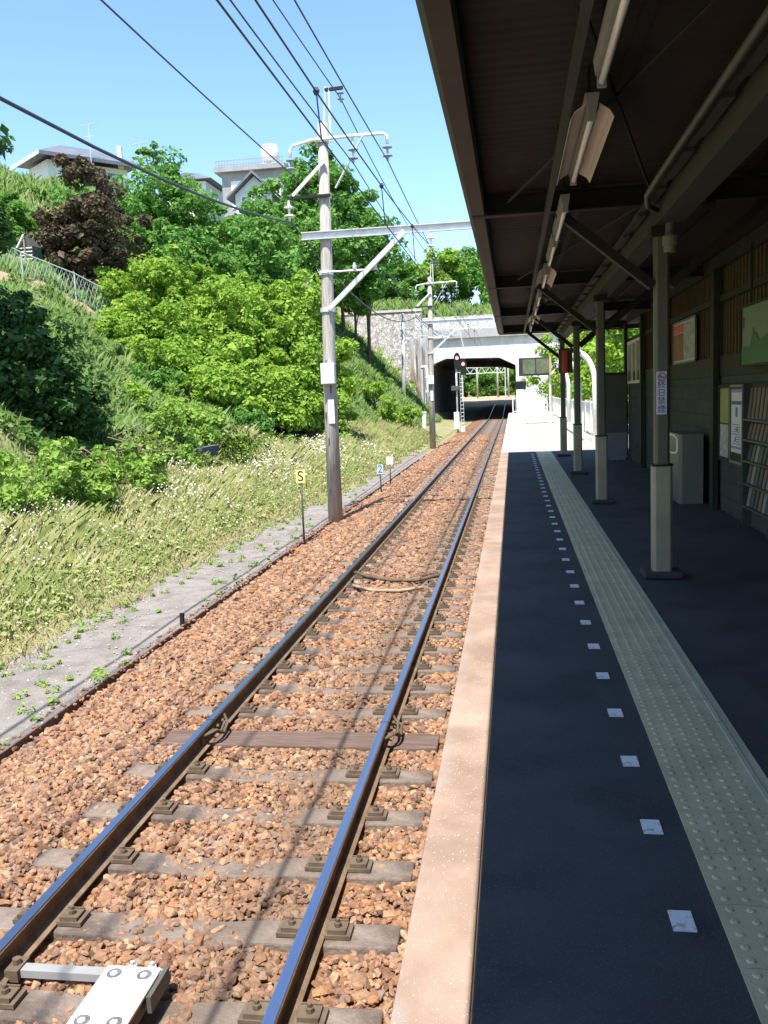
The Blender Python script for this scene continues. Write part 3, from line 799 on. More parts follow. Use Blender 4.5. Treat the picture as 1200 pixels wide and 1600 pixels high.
# posters and boards on the wall
def poster_face(name, parent, y0, y1, z0, z1, x, m): return MB().box(x - .004, x, y0, y1, z0, z1).build(name, m, parent)
def board(nm, label, cat, y0, y1, z0, z1, frame, back):
    t = thing(nm, label, cat, (WX, (y0 + y1) / 2, z0))
    MB().box(WX - .046, WX - .0305, y0, y1, z0, z1).build('backing', back, t)
    f = MB(); x0, x1 = WX - .060, WX - .0465
    f.box(x0, x1, y0 - .03, y0, z0 - .03, z1 + .03); f.box(x0, x1, y1, y1 + .03, z0 - .03, z1 + .03); f.box(x0, x1, y0 + .001, y1 - .001, z0 - .03, z0); f.box(x0, x1, y0 + .001, y1 - .001, z1, z1 + .03)
    f.build('frame', frame, t)
    return t
M_MAP = mat('pale map print', (0.260, 0.312, 0.351), (0.468, 0.494, 0.468), 14, .5, contrast=(.45, .55))
M_YGR = mat('yellow green print', (.24, .28, .06), (.33, .34, .18), 3, .5)
M_ORG = mat('orange red print', (0.225, 0.060, 0.030), (0.285, 0.105, 0.060), 2.5, .5)
t = board('notice_board', 'framed notice board with a yellow green sheet above a pale map', 'notice board', 11.16, 11.66, .70, 1.56, M_TRIM, M_WALLT)
poster_face('sheet', t, 11.18, 11.64, 1.13, 1.55, WX - .0465, M_YGR); poster_face('map', t, 11.18, 11.64, .71, 1.11, WX - .0465, M_MAP)
t = board('notice_board', 'framed white poster with blue headline and mauve line near its foot', 'notice board', 10.55, 11.09, .70, 1.56, M_CAB, M_TRIM)
poster_face('sheet', t, 10.58, 11.06, .80, 1.54, WX - .0465, M_PAPER)
for z0, z1, y0, y1, m in ((1.50, 1.54, 10.6, 11.04, M_PURPLE), (1.36, 1.40, 10.6, 11.04, M_NAVY), (1.22, 1.33, 10.76, 10.86, M_BLUE), (1.05, 1.09, 10.74, 10.8, M_BLUE), (.93, .98, 10.83, 10.88, M_BLUE), (.845, .875, 10.59, 11.05, M_PURPLE)):
    MB().box(WX - .0525, WX - .0507, y0, y1, z0, z1).build('printed_band', m, t)
t = board('framed_poster', 'tall poster with orange red left side and pale right side', 'poster', 13.2, 14.9, 1.97, 2.56, M_CAB, M_PAPER)
poster_face('orange_field', t, 14.1, 14.88, 1.99, 2.4, WX - .0465, M_ORG); poster_face('pale_field', t, 13.22, 14.08, 1.99, 2.54, WX - .0465, M_MAP); poster_face('red_band', t, 14.1, 14.88, 2.41, 2.54, WX - .0465, M_RED)
tx = MB()
for k in range(9): tx.box(WX - .0525, WX - .0507, 10.64 + .01 * (k % 3), 11.0 - .05 * (k % 4), .90 + .028 * k, .908 + .028 * k)
tx.build('small_print', M_PIPE, t)
# green and white route board hung from the roof
t = thing('route_board', 'pale green board with dark green mountain skyline and lower band', 'sign', (2.48, 9.6, 2.1))
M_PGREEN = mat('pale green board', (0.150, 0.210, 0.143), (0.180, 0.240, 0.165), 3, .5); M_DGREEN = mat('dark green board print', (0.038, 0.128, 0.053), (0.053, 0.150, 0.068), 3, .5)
MB().box(2.475, 2.505, 8.4, 10.2, 1.80, 2.40).build('panel', M_PGREEN, t)
MB().box(2.468, 2.4745, 8.4, 10.2, 1.80, 1.985).build('lower_band', M_DGREEN, t)
s = MB(); s.prism([(9.85, 1.99), (9.80, 2.09), (9.76, 2.08), (9.73, 2.17), (9.70, 2.09), (9.62, 2.12), (9.5, 2.03), (9.2, 2.08), (8.9, 1.99)], 2.468, 2.4745, 'X'); s.build('mountain_print', M_DGREEN, t)
MB().box(2.468, 2.4745, 10.11, 10.15, 2.19, 2.30).build('emblem', M_NAVY, t)
f = MB(); f.box(2.46, 2.52, 10.2, 10.225, 1.775, 2.425); f.box(2.46, 2.52, 8.4, 10.199, 1.775, 1.7995); f.box(2.46, 2.52, 8.4, 10.199, 2.4005, 2.425); f.build('frame', M_TRIM, t)
for y in (8.8, 9.9): MB().tube([(2.49, y, 2.42), (2.49, y, 3.05)], .012, 6).build('hanger', M_BEAM, t)
# leaflet rack at the right border
t = thing('leaflet_rack', 'tall rack of tan and white leaflets at the right edge', 'rack', (2.5, 9.8, 0))
f = MB(); f.box(WX - .14, WX - .0305, 10.14, 10.18, .04, 1.6); f.box(WX - .14, WX - .0305, 9.0, 9.04, .04, 1.6); f.box(WX - .05, WX - .0305, 9.041, 10.139, .04, 1.6); f.build('frame', M_WALLT, t)
for k, z in enumerate((.25, .5, .75, .98, 1.2)):
    MB().box(WX - .14, WX - .0505, 9.041, 10.139, z, z + .02).build('shelf', M_PIPE, t)
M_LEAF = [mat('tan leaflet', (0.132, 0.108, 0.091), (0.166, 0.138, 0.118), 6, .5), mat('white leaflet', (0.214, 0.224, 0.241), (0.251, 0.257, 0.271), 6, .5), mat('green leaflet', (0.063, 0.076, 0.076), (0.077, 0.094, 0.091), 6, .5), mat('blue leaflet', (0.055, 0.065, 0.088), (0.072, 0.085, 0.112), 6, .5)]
for k, (z, h) in enumerate(((.27, .2), (.52, .2), (.77, .17), (1.0, .17), (1.22, .33))):
    for q in range(7):
        y = 10.12 - .15 * q
        m = M_LEAF[0] if k >= 3 else M_LEAF[(k * 3 + q * 5 + 1) % 4]
        l = MB(); l.bar((WX - .10, y - .06, z + .001), (WX - .065, y - .06, z + h), .10, .012, up=(1, 0, 0)); l.build('leaflet', m, t)

# alarm board and red lamp at the last column
t = thing('alarm_board', 'grey board with a red emergency box on the farthest column', 'alarm', (1.28, 22.1, 2.3))
MB().box(1.12, 1.45, 22.10, 22.15, 2.03, 2.62).build('board', M_PART, t, bevel=.006)
MB().box(1.20, 1.33, 22.02, 22.0995, 2.02, 2.58).build('red_box', M_RED, t, bevel=.03)
t = thing('alarm_lamp', 'small red lamp under the canopy above the alarm board', 'lamp', (1.33, 22.0, 2.85))
MB().lathe([(.05, 2.87), (.085, 2.90), (.09, 2.99), (.07, 3.03)], (1.30, 21.95, 0), 14).build('lens', M_RED, t, smooth=True)
MB().lathe([(.05, 3.03), (.05, 3.05)], (1.30, 21.95, 0), 14).build('holder', M_BEAM, t)

# ------------------------------------------------------------------ sunlit far platform: railings, arched posts, mirror
def railing(a, b, label, n, h=1.15):
    a, b = Vector((*a, 0)), Vector((*b, 0)); d = b - a
    t = thing('railing', label, 'railing', tuple(a))
    for z in (.12, h):
        MB().bar(a + Vector((0, 0, z)), b + Vector((0, 0, z)), .05, .05).build('rail', M_WHITE, t)
    q = MB(); m = int(d.length / .19)
    for i in range(m + 1):
        p = a + d * (i / m); q.tube([p + Vector((0, 0, .145)), p + Vector((0, 0, h - .026))], .010, 5)
    q.build('balusters', M_WHITE, t)
    for i in range(n + 1):
        p = a + d * (i / n); MB().bar(p + Vector((0, 0, .002)), p + Vector((0, 0, h + .06)), .07, .07).build('post', M_WHITE, t)
railing((2.72, 24.6), (2.72, 44), 'long white railing beside the arched posts along the sunlit platform', 8)
railing((2.72, 44.6), (2.72, 62), 'white railing continuing the platform side towards the bridge', 7)
railing((.0, 72.6), (2.72, 72.6), 'white railing across the far end of the platform', 3)
arch = None
for i, y in enumerate((28.0, 34.5, 41.0)):
    if arch is None:
        arch = thing('arched_post', 'thick white post with a curved top nearest the canopy end', 'post', (2.52, y, 0), 'white arched posts on the far platform')
        pts = [(2.50, y, .1), (2.50, y, 1.7)] + [(2.50 - .55 * (1 - math.cos(a)), y, 1.75 + 1.0 * math.sin(a)) for a in np.linspace(.05, 1.35, 10)]
        MB().tube(pts, .085, 14).build('pipe', M_WHITE, arch, smooth=True)
        MB().box(2.36, 2.64, y - .14, y + .14, .003, .16).build('footing', M_CONC, arch, bevel=.01)
    else: dup(arch, (2.52, y, 0), ['', 'white arched post between the two others', 'white arched post farthest from the canopy'][i])
tag(MB().tube([(2.05, 27.8, 2.77), (2.05, 41.2, 2.77)], .05, 8).build('arch_rail', M_WHITE, smooth=True), 'white pipe joining the tops of the arched posts', 'pipe')
t = thing('monitor_box', 'wide twin screen monitor box on a white post over the far platform', 'monitor', (1.1, 45, 2.9))
MB().box(.33, 1.90, 45.0, 45.5, 2.42, 3.30).build('housing', M_GUTTER, t, bevel=.02)
for x0, x1 in ((.52, 1.13), (1.19, 1.80)): MB().box(x0, x1, 44.985, 44.9995, 2.5, 3.22).build('screen', mat('painted greenery reflection', (.06, .09, .04), (.15, .16, .10), 2.2, .15, spec=.6), t)  # mottled green paints the greenery reflected in the panels
MB().box(1.82, 1.92, 44.98, 45.4, 2.40, 3.32).build('side_plate', mat('tan side plate', (.5, .34, .2), None, rough=.6), t)
MB().tube([(1.86, 45.25, 0), (1.86, 45.25, 2.42)], .055, 10).build('post', M_WHITE, t)
t = thing('signal_repeater', 'small dark box on a thin arm below the monitor box', 'signal', (.4, 45, 2.0))
MB().box(.14, .67, 45.1, 45.3, 1.76, 2.17).build('box', M_BLACK, t, bevel=.02)
MB().tube([(.58, 45.2, 0), (.58, 45.2, 1.77)], .03, 8).build('post', M_WHITE, t)

# ------------------------------------------------------------------ wooden line poles
def insulator(mb, x, y, z, s=1.0):
    for k in range(2):
        h = z - .19 * k * s
        mb.lathe([(.02 * s, h), (.035 * s, h - .03 * s), (.115 * s, h - .065 * s), (.12 * s, h - .085 * s), (.03 * s, h - .10 * s), (.022 * s, h - .19 * s)], (x, y, 0), 12)
PX, PY, PZ = -4.36, 21.14, -1.36
def line_pole():
    t = thing('line_pole', 'tall weathered wooden line pole with white box beside the S sign', 'utility pole', (PX, PY, PZ), 'wooden line poles beside the track')
    MB().tube([(PX - .02, PY, PZ - .3), (PX, PY, PZ + 3), (PX + .06, PY, 4.5), (PX + .12, PY, 7.98)], [.185, .165, .145, .115], 16).build('pole_shaft', M_POLE, t, smooth=True)
    x = PX
    b = MB(); b.box(-4.83, -.75, PY - .22, PY - .13, 5.36, 5.38); b.box(-4.83, -.75, PY - .22, PY - .13, 5.52, 5.54); b.box(-4.83, -.75, PY - .16, PY - .145, 5.3801, 5.5199); b.build('cantilever_beam', M_GALV, t)
    s = MB(); s.bar((-4.24, PY - .24, 3.74), (-2.38, PY - .24, 5.40), .11, .09, up=(0, 1, 0)); s.build('strut', M_GALV, t)
    for z, r in ((3.74, .185), (5.45, .175), (7.6, .16), (4.6, .175), (6.36, .165)):
        MB().lathe([(r, z - .05), (r, z + .05)], (PX + .09 if z > 5 else PX + .04, PY, 0), 16).build('band', M_GALV, t)
    a = MB(); a.tube([(-5.04, PY, 7.28), (-5.04, PY, 7.45), (-4.98, PY, 7.55), (-4.5, PY - .14, 7.60), (-3.5, PY - .14, 7.62), (-2.82, PY, 7.66), (-2.74, PY, 7.6), (-2.74, PY, 7.42)], .038, 8); a.build('crossarm', M_WHITE, t, smooth=True)
    c = MB(); c.tube([(-3.28, PY - .15, 7.6), (-3.98, PY - .1, 6.5)], .025, 6); c.build('arm_brace', M_GALV, t)
    c = MB(); c.tube([(-3.53, PY - .1, 7.6), (-3.53, PY - .1, 7.38)], .03, 6); c.build('arm_drop', M_GALV, t)
    for xx, zz in ((-5.04, 7.30), (-3.53, 7.40), (-2.74, 7.42)):
        m = MB(); insulator(m, xx, PY - (.1 if xx == -3.53 else 0), zz); m.build('insulator', M_INS, t)
    c = MB(); c.bar((-5.13, PY - .16, 6.34), (-4.1, PY - .16, 6.34), .08, .06); c.build('feeder_arm', M_BEAM, t)
    c = MB(); c.bar((-5.0, PY - .17, 6.38), (-4.2, PY - .17, 7.12), .07, .06, up=(0, 1, 0)); c.build('feeder_brace', M_WHITE, t)
    m = MB(); m.tube([(-5.1, PY - .16, 6.3), (-5.1, PY - .16, 6.18)], .03, 6); insulator(m, -5.1, PY - .16, 6.2); m.build('insulator', M_INSW, t)
    c = MB(); c.tube([(-4.20, PY, 7.95), (-4.13, PY, 8.8)], .03, 6); c.tube([(-4.05, PY - .05, 7.55), (-4.05, PY, 8.78)], .03, 6); c.build('top_mast', M_GALV, t)
    c = MB(); c.bar((-4.15, PY, 8.72), (-3.72, PY, 8.74), .06, .07); c.build('top_arm', M_BEAM, t)
    m = MB(); insulator(m, -3.78, PY, 8.68, .7); m.build('insulator', M_INS, t)
    m = MB(); m.tube([(-1.79, PY - .18, 5.36), (-1.79, PY - .18, 5.27)], .03, 6); insulator(m, -1.79, PY - .18, 5.28, .9); m.build('insulator', M_INSW, t)
    c = MB(); c.tube([(-4.4, PY - .17, 4.6), (-3.05, PY - .17, 4.6)], .022, 6)
    for xx in (-3.6, -3.12): c.lathe([(.03, 4.6), (.05, 4.64), (.05, 4.70), (.02, 4.78)], (xx, PY - .17, 0), 8)
    c.build('pin_arm', M_GALV, t)
    MB().box(-4.50, -4.17, PY - .36, PY - .15, 1.99, 2.48).build('white_box', M_WHITE, t, bevel=.02)
    MB().box(-4.39, -4.24, PY - .195, PY - .165, 1.05, 1.62).build('number_plate', M_INSW, t)
    for k in range(6):
        zz = -.7 + .62 * k; xx = PX + (-.09, .03, -.05, -.1, .05, -.03)[k]
        MB().box(xx - .014, xx + .014, PY - .185, PY - .14, zz, zz + .16).build('step_cleat', M_PIPE, t)
    return t
lp = line_pole()
P2Y = 51.0
dup(lp, (PX - .25, P2Y, -1.36 + .3), 'second wooden line pole farther along, in front of the stone bridge wing')
DX2, DZ2 = -.25, .3

# overhead wires, all parallel to the track
def sagline(p, q, sag, n=14):
    p, q = Vector(p), Vector(q); out = []
    for i in range(n + 1):
        t = i / n; v = p.lerp(q, t); v.z -= 4 * sag * t * (1 - t); out.append(v)
    return out
def wire(spans, r, label, name='overhead_wire', drops=None):
    o = MB(); pts = []
    for s in spans: pts += s if not pts else s[1:]
    o.tube(pts, r, 6); w = o.build(name, M_WIRE, smooth=True); tag(w, label, 'wire'); return w
P0Y = -7.5
def run(x, z, sag, xs=None, zend=None):
    return [sagline((x, P0Y, z), (x, PY, z), sag), sagline((x, PY, z), (x + DX2, P2Y, z + DZ2), sag), sagline((x + DX2, P2Y, z + DZ2), (x - .4, 94, z + 1.6), sag * .6)]
cw = wire([sagline((-1.75, -8, 4.08), (-1.8, 96, 4.12), 0), sagline((-1.8, 96, 4.12), (-1.8, 150, 5.0), 0)], .009, 'contact wire hung lowest right above the track')
ms = wire([sagline((-1.80, P0Y, 5.02), (-1.79, PY - .18, 5.02), .5), sagline((-1.79, PY - .18, 5.02), (-2.0, P2Y, 5.2), .5), sagline((-2.0, P2Y, 5.2), (-1.9, 94, 5.0), .4)], .010, 'messenger wire sagging just above the contact wire')
for y in (8.7, 13.0, 17.0, 26, 32, 38, 44):
    t0 = (y - P0Y) / (PY - P0Y) if y < PY else (y - PY) / (P2Y - PY)
    zt = 5.02 - 4 * .5 * t0 * (1 - t0)
    h = MB(); h.tube([(-1.79, y, zt), (-1.76, y, 4.09)], .008, 5); h.lathe([(.02, -.035), (.035, 0), (.02, .035)], (-1.79, y, zt), 8); h.build('hanger', M_WIRE, ms)
wire(run(-3.53, 7.02, .22), .014, 'power wire on the middle insulator of the pole top arm')
wire(run(-2.74, 7.04, .2), .014, 'power wire on the right insulator of the pole top arm')
wire(run(-5.04, 6.92, .2), .014, 'power wire on the left insulator of the pole top arm')
wire(run(-5.1, 5.82, 1.05), .022, 'thick black feeder cable sagging at the left of the pole')
wire([sagline((-3.95, P0Y, 8.3), (-3.78, PY, 8.5), .3), sagline((-3.78, PY, 8.5), (-3.9, P2Y, 8.8), .5)], .014, 'highest wire, running to the steel mast on the pole top')
wire([sagline((-3.1, PY - .17, 4.7), (-3.35, P2Y - .17, 5.0), .5)], .01, 'thin wire from the low pin arm to the second pole')

# ------------------------------------------------------------------ lineside signs
def post_sign(nm, label, x, y, z0, ztop, w, h, board_m, txt=None, txm=None, size=.3, post_m=M_PIPE, rim=None):
    t = thing(nm, label, 'sign', (x, y, z0))
    MB().tube([(x, y, z0 - .2), (x, y, ztop - h * .3)], .022, 8).build('post', post_m, t, smooth=True)
    MB().box(x - w / 2, x + w / 2, y - .035, y - .023, ztop - h, ztop).build('board', board_m, t, bevel=.004)
    if rim: MB().box(x - w / 2 - .015, x + w / 2 + .015, y - .0225, y - .0195, ztop - h - .015, ztop + .015).build('rim', rim, t)
    if txt: text_mesh('lettering', txt, size, txm, facing(x, y - .037, ztop - h / 2), t, .001)
post_sign('lineside_sign', 'yellow square sign with a black letter S beside the wooden pole', -4.42, 17.97, -1.32, .19, .2, .28, M_YELL, 'S', M_BLACK, .30)
post_sign('lineside_sign', 'pale blue sign with a dark number 2 beside the ballast', -4.17, 27.4, -1.3, -.46, .18, .30, M_LBLUE, '2', M_NAVY, .34)
post_sign('lineside_sign', 'small white blank sign just behind the number 2 sign', -4.22, 30.0, -1.3, -.40, .24, .26, M_WHITE)
tag(MB().tube([(-4.5, 11.15, -1.5), (-4.49, 11.15, -1.17)], .035, 8).build('stake', M_BEAM), 'short dark stake at the ballast edge', 'stake')
t = MB()
y = 2.0
while y < 40:
    t.box(-4.475, -4.445, y, y + 1.78, -1.5, -1.315 + R.uniform(-.015, .01)); y += 1.8
tag(t.build('edging_board', M_SWOOD, bevel=.006), 'low dark timber edging between ballast and grey path', 'edging')

# ------------------------------------------------------------------ signal
def build_signal():
    x, y = -4.45, 72.0
    t = thing('railway_signal', 'railway signal with two round black heads glowing red before the underpass', 'signal', (x, y, -1.35))
    MB().tube([(x, y, -1.4), (x, y, 4.3)], .07, 10).build('mast', M_GALV, t, smooth=True)
    for dx, z in ((.10, 4.45), (.58, 3.95)):
        h = MB(); h.prism([(x + dx - .22, z - .75), (x + dx + .22, z - .75), (x + dx + .26, z + .2), (x + dx + .16, z + .45), (x + dx, z + .55), (x + dx - .16, z + .45), (x + dx - .26, z + .2)], y - .2, y - .12); hd = h.build('head', M_BLACK, t)
        MB().lathe([(.13, -.25), (.13, -.201)], (x + dx, y, z + .1), 16, 'Y').build('lit_lens', M_SIG, hd)
        v = MB(); v.tube([(x + dx + .16 * math.cos(a), y - .32, z + .1 + .16 * math.sin(a)) for a in np.linspace(0, math.pi, 12)], .02, 6); v.build('hood', M_BLACK, hd)
    MB().bar((x, y - .05, 3.4), (x + .6, y - .05, 3.4), .06, .06).build('bracket', M_GALV, t)
    l = MB()
    for dx in (.28, .52): l.tube([(x + dx, y - .1, -1.3), (x + dx, y - .1, 3.4)], .02, 5)
    for k in range(14): l.tube([(x + .28, y - .1, -1.0 + .3 * k), (x + .52, y - .1, -1.0 + .3 * k)], .015, 5)
    l.build('ladder', M_GALV, t)
    MB().box(x - .26, x + .16, y - .45, y - .1, -1.1, .25).build('equipment_box', M_WHITE, t, bevel=.02)
    MB().box(x - .42, x + .2, y - .3, y - .1, 1.98, 2.35).build('indicator_box', M_PIPE, t, bevel=.02)
    MB().box(x + .25, x + .6, y - .35, y - .12, -1.35, -.9).build('foot_box', M_INSW, t, bevel=.02)
M_SIG = bpy.data.materials.new('red signal light'); M_SIG.use_nodes = True
_b = M_SIG.node_tree.nodes['Principled BSDF']; _b.inputs['Base Color'].default_value = (.8, .1, .08, 1); _b.inputs['Emission Color'].default_value = (1, .22, .18, 1); _b.inputs['Emission Strength'].default_value = 2.0
build_signal()
t = thing('cable_post', 'short white concrete post before the underpass mouth', 'post', (-6.6, 66, -1.3))
MB().box(-6.72, -6.44, 66, 66.25, -1.4, .35).build('shaft', M_INSW, t, bevel=.02)
MB().box(-6.76, -6.40, 65.97, 66.28, .351, .47).build('cap', M_INSW, t, bevel=.02)

# ------------------------------------------------------------------ bridge over the line, wing walls
BY = 95.0; BL, BR = -8.35, .38
def build_bridge():
    t = thing('road_bridge', 'white concrete road bridge over the track with dark underpass', 'bridge', (-4, BY, -1.4))
    g = MB(); g.prism([(BL - .9, 7.55), (6.2, 7.55), (6.2, 4.5), (BR, 4.5), (-1.3, 5.35), (-6.9, 5.5), (BL, 4.95), (BL - .9, 4.95)], BY, BY + .6); g.build('girder', M_WHITEC, t)
    d = MB(); d.box(BL - 1.0, 6.4, BY - .42, BY + 6, 7.551, 8.4); d.build('deck', M_GREYC, t)
    s = MB(); s.prism([(BR, 4.9), (-1.3, 5.4), (-6.9, 5.55), (BL, 5.0), (BL, 7.5), (BR, 7.5)], BY + .601, 131); s.build('vault', M_DARKC, t)
    a = MB(); a.prism([(BL - 1.2, BY + .02), (BL, BY + .02), (-7.4, 131), (-9.5, 131)], -2, 4.949, 'Z'); a.build('left_abutment', M_DARKC, t)
    a = MB(); a.box(BL - 1.2, BL - .002, BY - .1, BY + .019, -2, 4.94); a.build('left_portal_face', M_GREYC, t)
    a = MB(); a.box(BR, 3.7, BY - .0, BY + .3, -2, 4.495); a.build('right_abutment_face', M_WHITEC, t)
    a = MB(); a.box(BR + .002, BR + 1, BY + .301, 131, -2, 4.6); a.build('right_abutment', M_DARKC, t)
    p = MB()
    for z in (8.55, 9.55): p.bar((BL - .9, BY - .36, z), (6.3, BY - .36, z), .08, .09)
    x = BL - .8
    while x < 6.2:
        p.bar((x, BY - .36, 8.6), (x, BY - .36, 9.5), .04, .04); 
        p.tube([(x + .35 + .22 * math.cos(q), BY - .36, 9.05 + .3 * math.sin(q)) for q in np.linspace(0, 2 * math.pi, 11)], .03, 5, cap=False)
        x += .72
    p.build('parapet_fence', M_WHITE, t)
    w = MB(); w.box(BL - 1.5, 8, BY + 5.2, BY + 5.8, 8.401, 10.3); w.build('road_wall', M_RUBBLE, t)
build_bridge()
t = thing('stone_wing_wall', 'pale rubble stone wall sloping down left of the bridge', 'wall', (-12, 92, 0))
MB().prism([(-17.5, 10.3), (-9.1, 10.15), (-9.1, -1.5), (-11.5, -1.5), (-17.5, 4)], 92.0, 93.0).build('masonry', M_RUBBLE, t)
MB().box(-17.6, -9.05, 91.9, 93.1, 10.31, 10.55).build('coping', M_CONC, t)
M_STREAK = mat('streaked pale concrete', (0.22, 0.21, 0.2), (0.6, 0.57, 0.54), 1.6, 0.92, bump=0.4, bscale=5, stretch=(1.6, 1.6, 0.22), contrast=(0.36, 0.6))
t = thing('wing_wall', 'streaked grey concrete wing wall between stone wall and underpass', 'wall', (-9, 88, 0))
MB().prism([(-10.2, 90.2), (BL - .01, 91.6), (BL - .01, 92.0), (-10.2, 90.9)], -1.6, 7.5, 'Z').build('wall_face', M_STREAK, t)
for k, xx in enumerate((-9.7, -9.1, -8.6)): MB().box(xx - .10, xx + .10, 90.05 + .55 * k, 90.25 + .55 * k, -1.5, (6.8, 7.3, 6.2)[k]).build('buttress', M_STREAK, t)
MB().tube([(-9.9, 89.6, 4.6), (-9.2, 89.4, 1.6), (-8.6, 89.2, -1.1)], .13, 8).build('rusty_pipe', M_RUST, t, smooth=True)
t = thing('rubble_heap', 'low heap of pale stones at the foot of the streaked wing wall', 'stones', (-9, 87, -1))
for k in range(12):
    V = IV * (1 + NR.uniform(-.3, .3, (len(IV), 3))) * R.uniform(.18, .42) + np.array([-9.6 + R.uniform(-.6, 1.0), 87.6 + R.uniform(-.6, .6), -1.0 + R.uniform(0, .7)])
    mesh_obj('stone', V, [tuple(f) for f in IF], M_CONC, t)
t = thing('drain_pipe', 'white drain pipe running down the wing wall beside the second pole', 'pipe', (-8.2, 88, 0))
MB().tube([(-8.35, 88, -1.2), (-8.35, 88, 4.3), (-8.45, 88, 4.5), (-8.9, 88.2, 4.45)], .16, 10).build('pipe_run', M_WHITE, t, smooth=True)
for z in (.2, 2.0, 3.4): MB().lathe([(.2, z), (.2, z + .12)], (-8.35, 88, 0), 10).build('collar', M_WHITE, t)

# catenary gantry in front of the bridge
t = thing('steel_gantry', 'grey steel gantry with trussed beam in front of the bridge', 'gantry', (-9.6, 80, -1))
MB().tube([(-9.8, 80, -1.4), (-9.55, 80, 9.05)], [.19, .14], 12).build('mast', M_GALV, t, smooth=True)
b = MB()
for z in (7.05, 7.6): b.bar((-9.9, 80, z), (-4.6, 80, z - .15), .08, .08)
for k in range(8):
    x = -9.8 + .65 * k; za = 7.05 - .028 * (x + 9.9); b.bar((x, 80, za + .03), (x + .32, 80, za + .52), .04, .05, up=(0, 1, 0)); b.bar((x + .32, 80, za + .52), (x + .65, 80, za + .03), .04, .05, up=(0, 1, 0))
b.build('truss_beam', M_GALV, t)
MB().bar((-4.55, 80, 7.4), (-4.1, 80, 5.2), .08, .08, up=(0, 1, 0)).build('drop_arm', M_GALV, t)

# beyond the underpass
struct(strip('gravel_bank', M_TANGRAVEL, lambda y: -13, lambda y: 7, 138, 215, 0, step=4, n=8, zf=lambda x, y: lerp(-.36, 1.1, sstep(136, 165, y)) + .05 * math.sin(x + y)))
for i, (x, lab) in enumerate(((-6.2, 'left wooden pole seen through the underpass'), (-2.6, 'middle wooden pole seen through the underpass'), (-.7, 'right wooden pole seen through the underpass'))):
    t = thing('far_pole', lab, 'utility pole', (x, 160, .5), 'poles beyond the underpass')
    MB().tube([(x, 160, .3), (x, 160, 7.5)], .16, 8).build('pole_shaft', M_POLE, t, smooth=True)
    b = MB(); b.bar((x - .9, 160, 6.6), (x + .9, 160, 6.6), .1, .12); b.build('crossarm', M_GALV, t)
t = thing('far_gantry', 'pale lattice gantry seen through the underpass', 'gantry', (-5, 155, .5))
b = MB()
for z in (5.2, 6.2): b.bar((-8.6, 155, z), (-1.2, 155, z), .12, .12)
for k in range(11): b.bar((-8.5 + .66 * k, 155, 5.2 + (k % 2)), (-7.84 + .66 * k, 155, 6.2 - (k % 2)), .08, .08, up=(0, 1, 0))
b.build('lattice_beam', M_WHITE, t)
for x in (-8.6, -1.2): MB().bar((x, 155, .3), (x, 155, 6.3), .2, .2).build('leg', M_GALV, t)

# hill over the bridge
def build_hill():
    xs = np.arange(-70, 60, 3.0); ys = np.arange(100.6, 150, 3.0); v = []; f = []
    def hz(x, y):
        z = 9.6 + 0.16 * (y - 101) + .4 * math.sin(.5 * x) + .3 * math.sin(.7 * y + .3 * x)
        if x < -9: z += (min(-9 - x, 25)) * .22
        if x > 4: z -= (x - 4) * .06
        if y > 128: z = lerp(z, 9, sstep(128, 140, y))
        return z
    for y in ys:
        for x in xs: v.append((x, y, hz(x, y)))
    n = len(xs)
    for j in range(len(ys) - 1):
        for i in range(n - 1):
            a = j * n + i; f.append((a, a + 1, a + n + 1, a + n))
    # sides down to the ground on the left and right of the underpass
    mesh = mesh_obj('hill', v, f, M_SOIL, smooth=True, fix=False); struct(mesh)
    return hz
hill_z = build_hill()

# ------------------------------------------------------------------ houses on the hill
def windows(parent, spots, y, w, h, m=M_GLASS):
    for x, z in spots:
        f = MB(); f.box(x - w / 2 - .08, x + w / 2 + .08, y - .06, y - .01, z - h / 2 - .08, z + h / 2 + .08); fr = f.build('window', M_WHITE, parent)
        MB().box(x - w / 2, x + w / 2, y - .075, y - .0605, z - h / 2, z + h / 2).build('pane', m, fr)
def antenna(x, y, z, h, label):
    t = thing('tv_antenna', label, 'antenna', (x, y, z))
    MB().tube([(x, y, z - .3), (x, y, z + h)], .03, 6).build('mast', M_GALV, t)
    e = MB(); e.tube([(x - .6, y, z + h - .15), (x + .5, y, z + h - .05)], .018, 5)
    for k in range(6): e.tube([(x - .55 + .2 * k, y - .35, z + h - .14 + .018 * k), (x - .55 + .2 * k, y + .35, z + h - .14 + .018 * k)], .012, 5)
    for dz in (.9,): e.tube([(x - .35, y, z + h - dz), (x + .35, y, z + h - dz)], .015, 5)
    e.build('aerial', M_GALV, t)
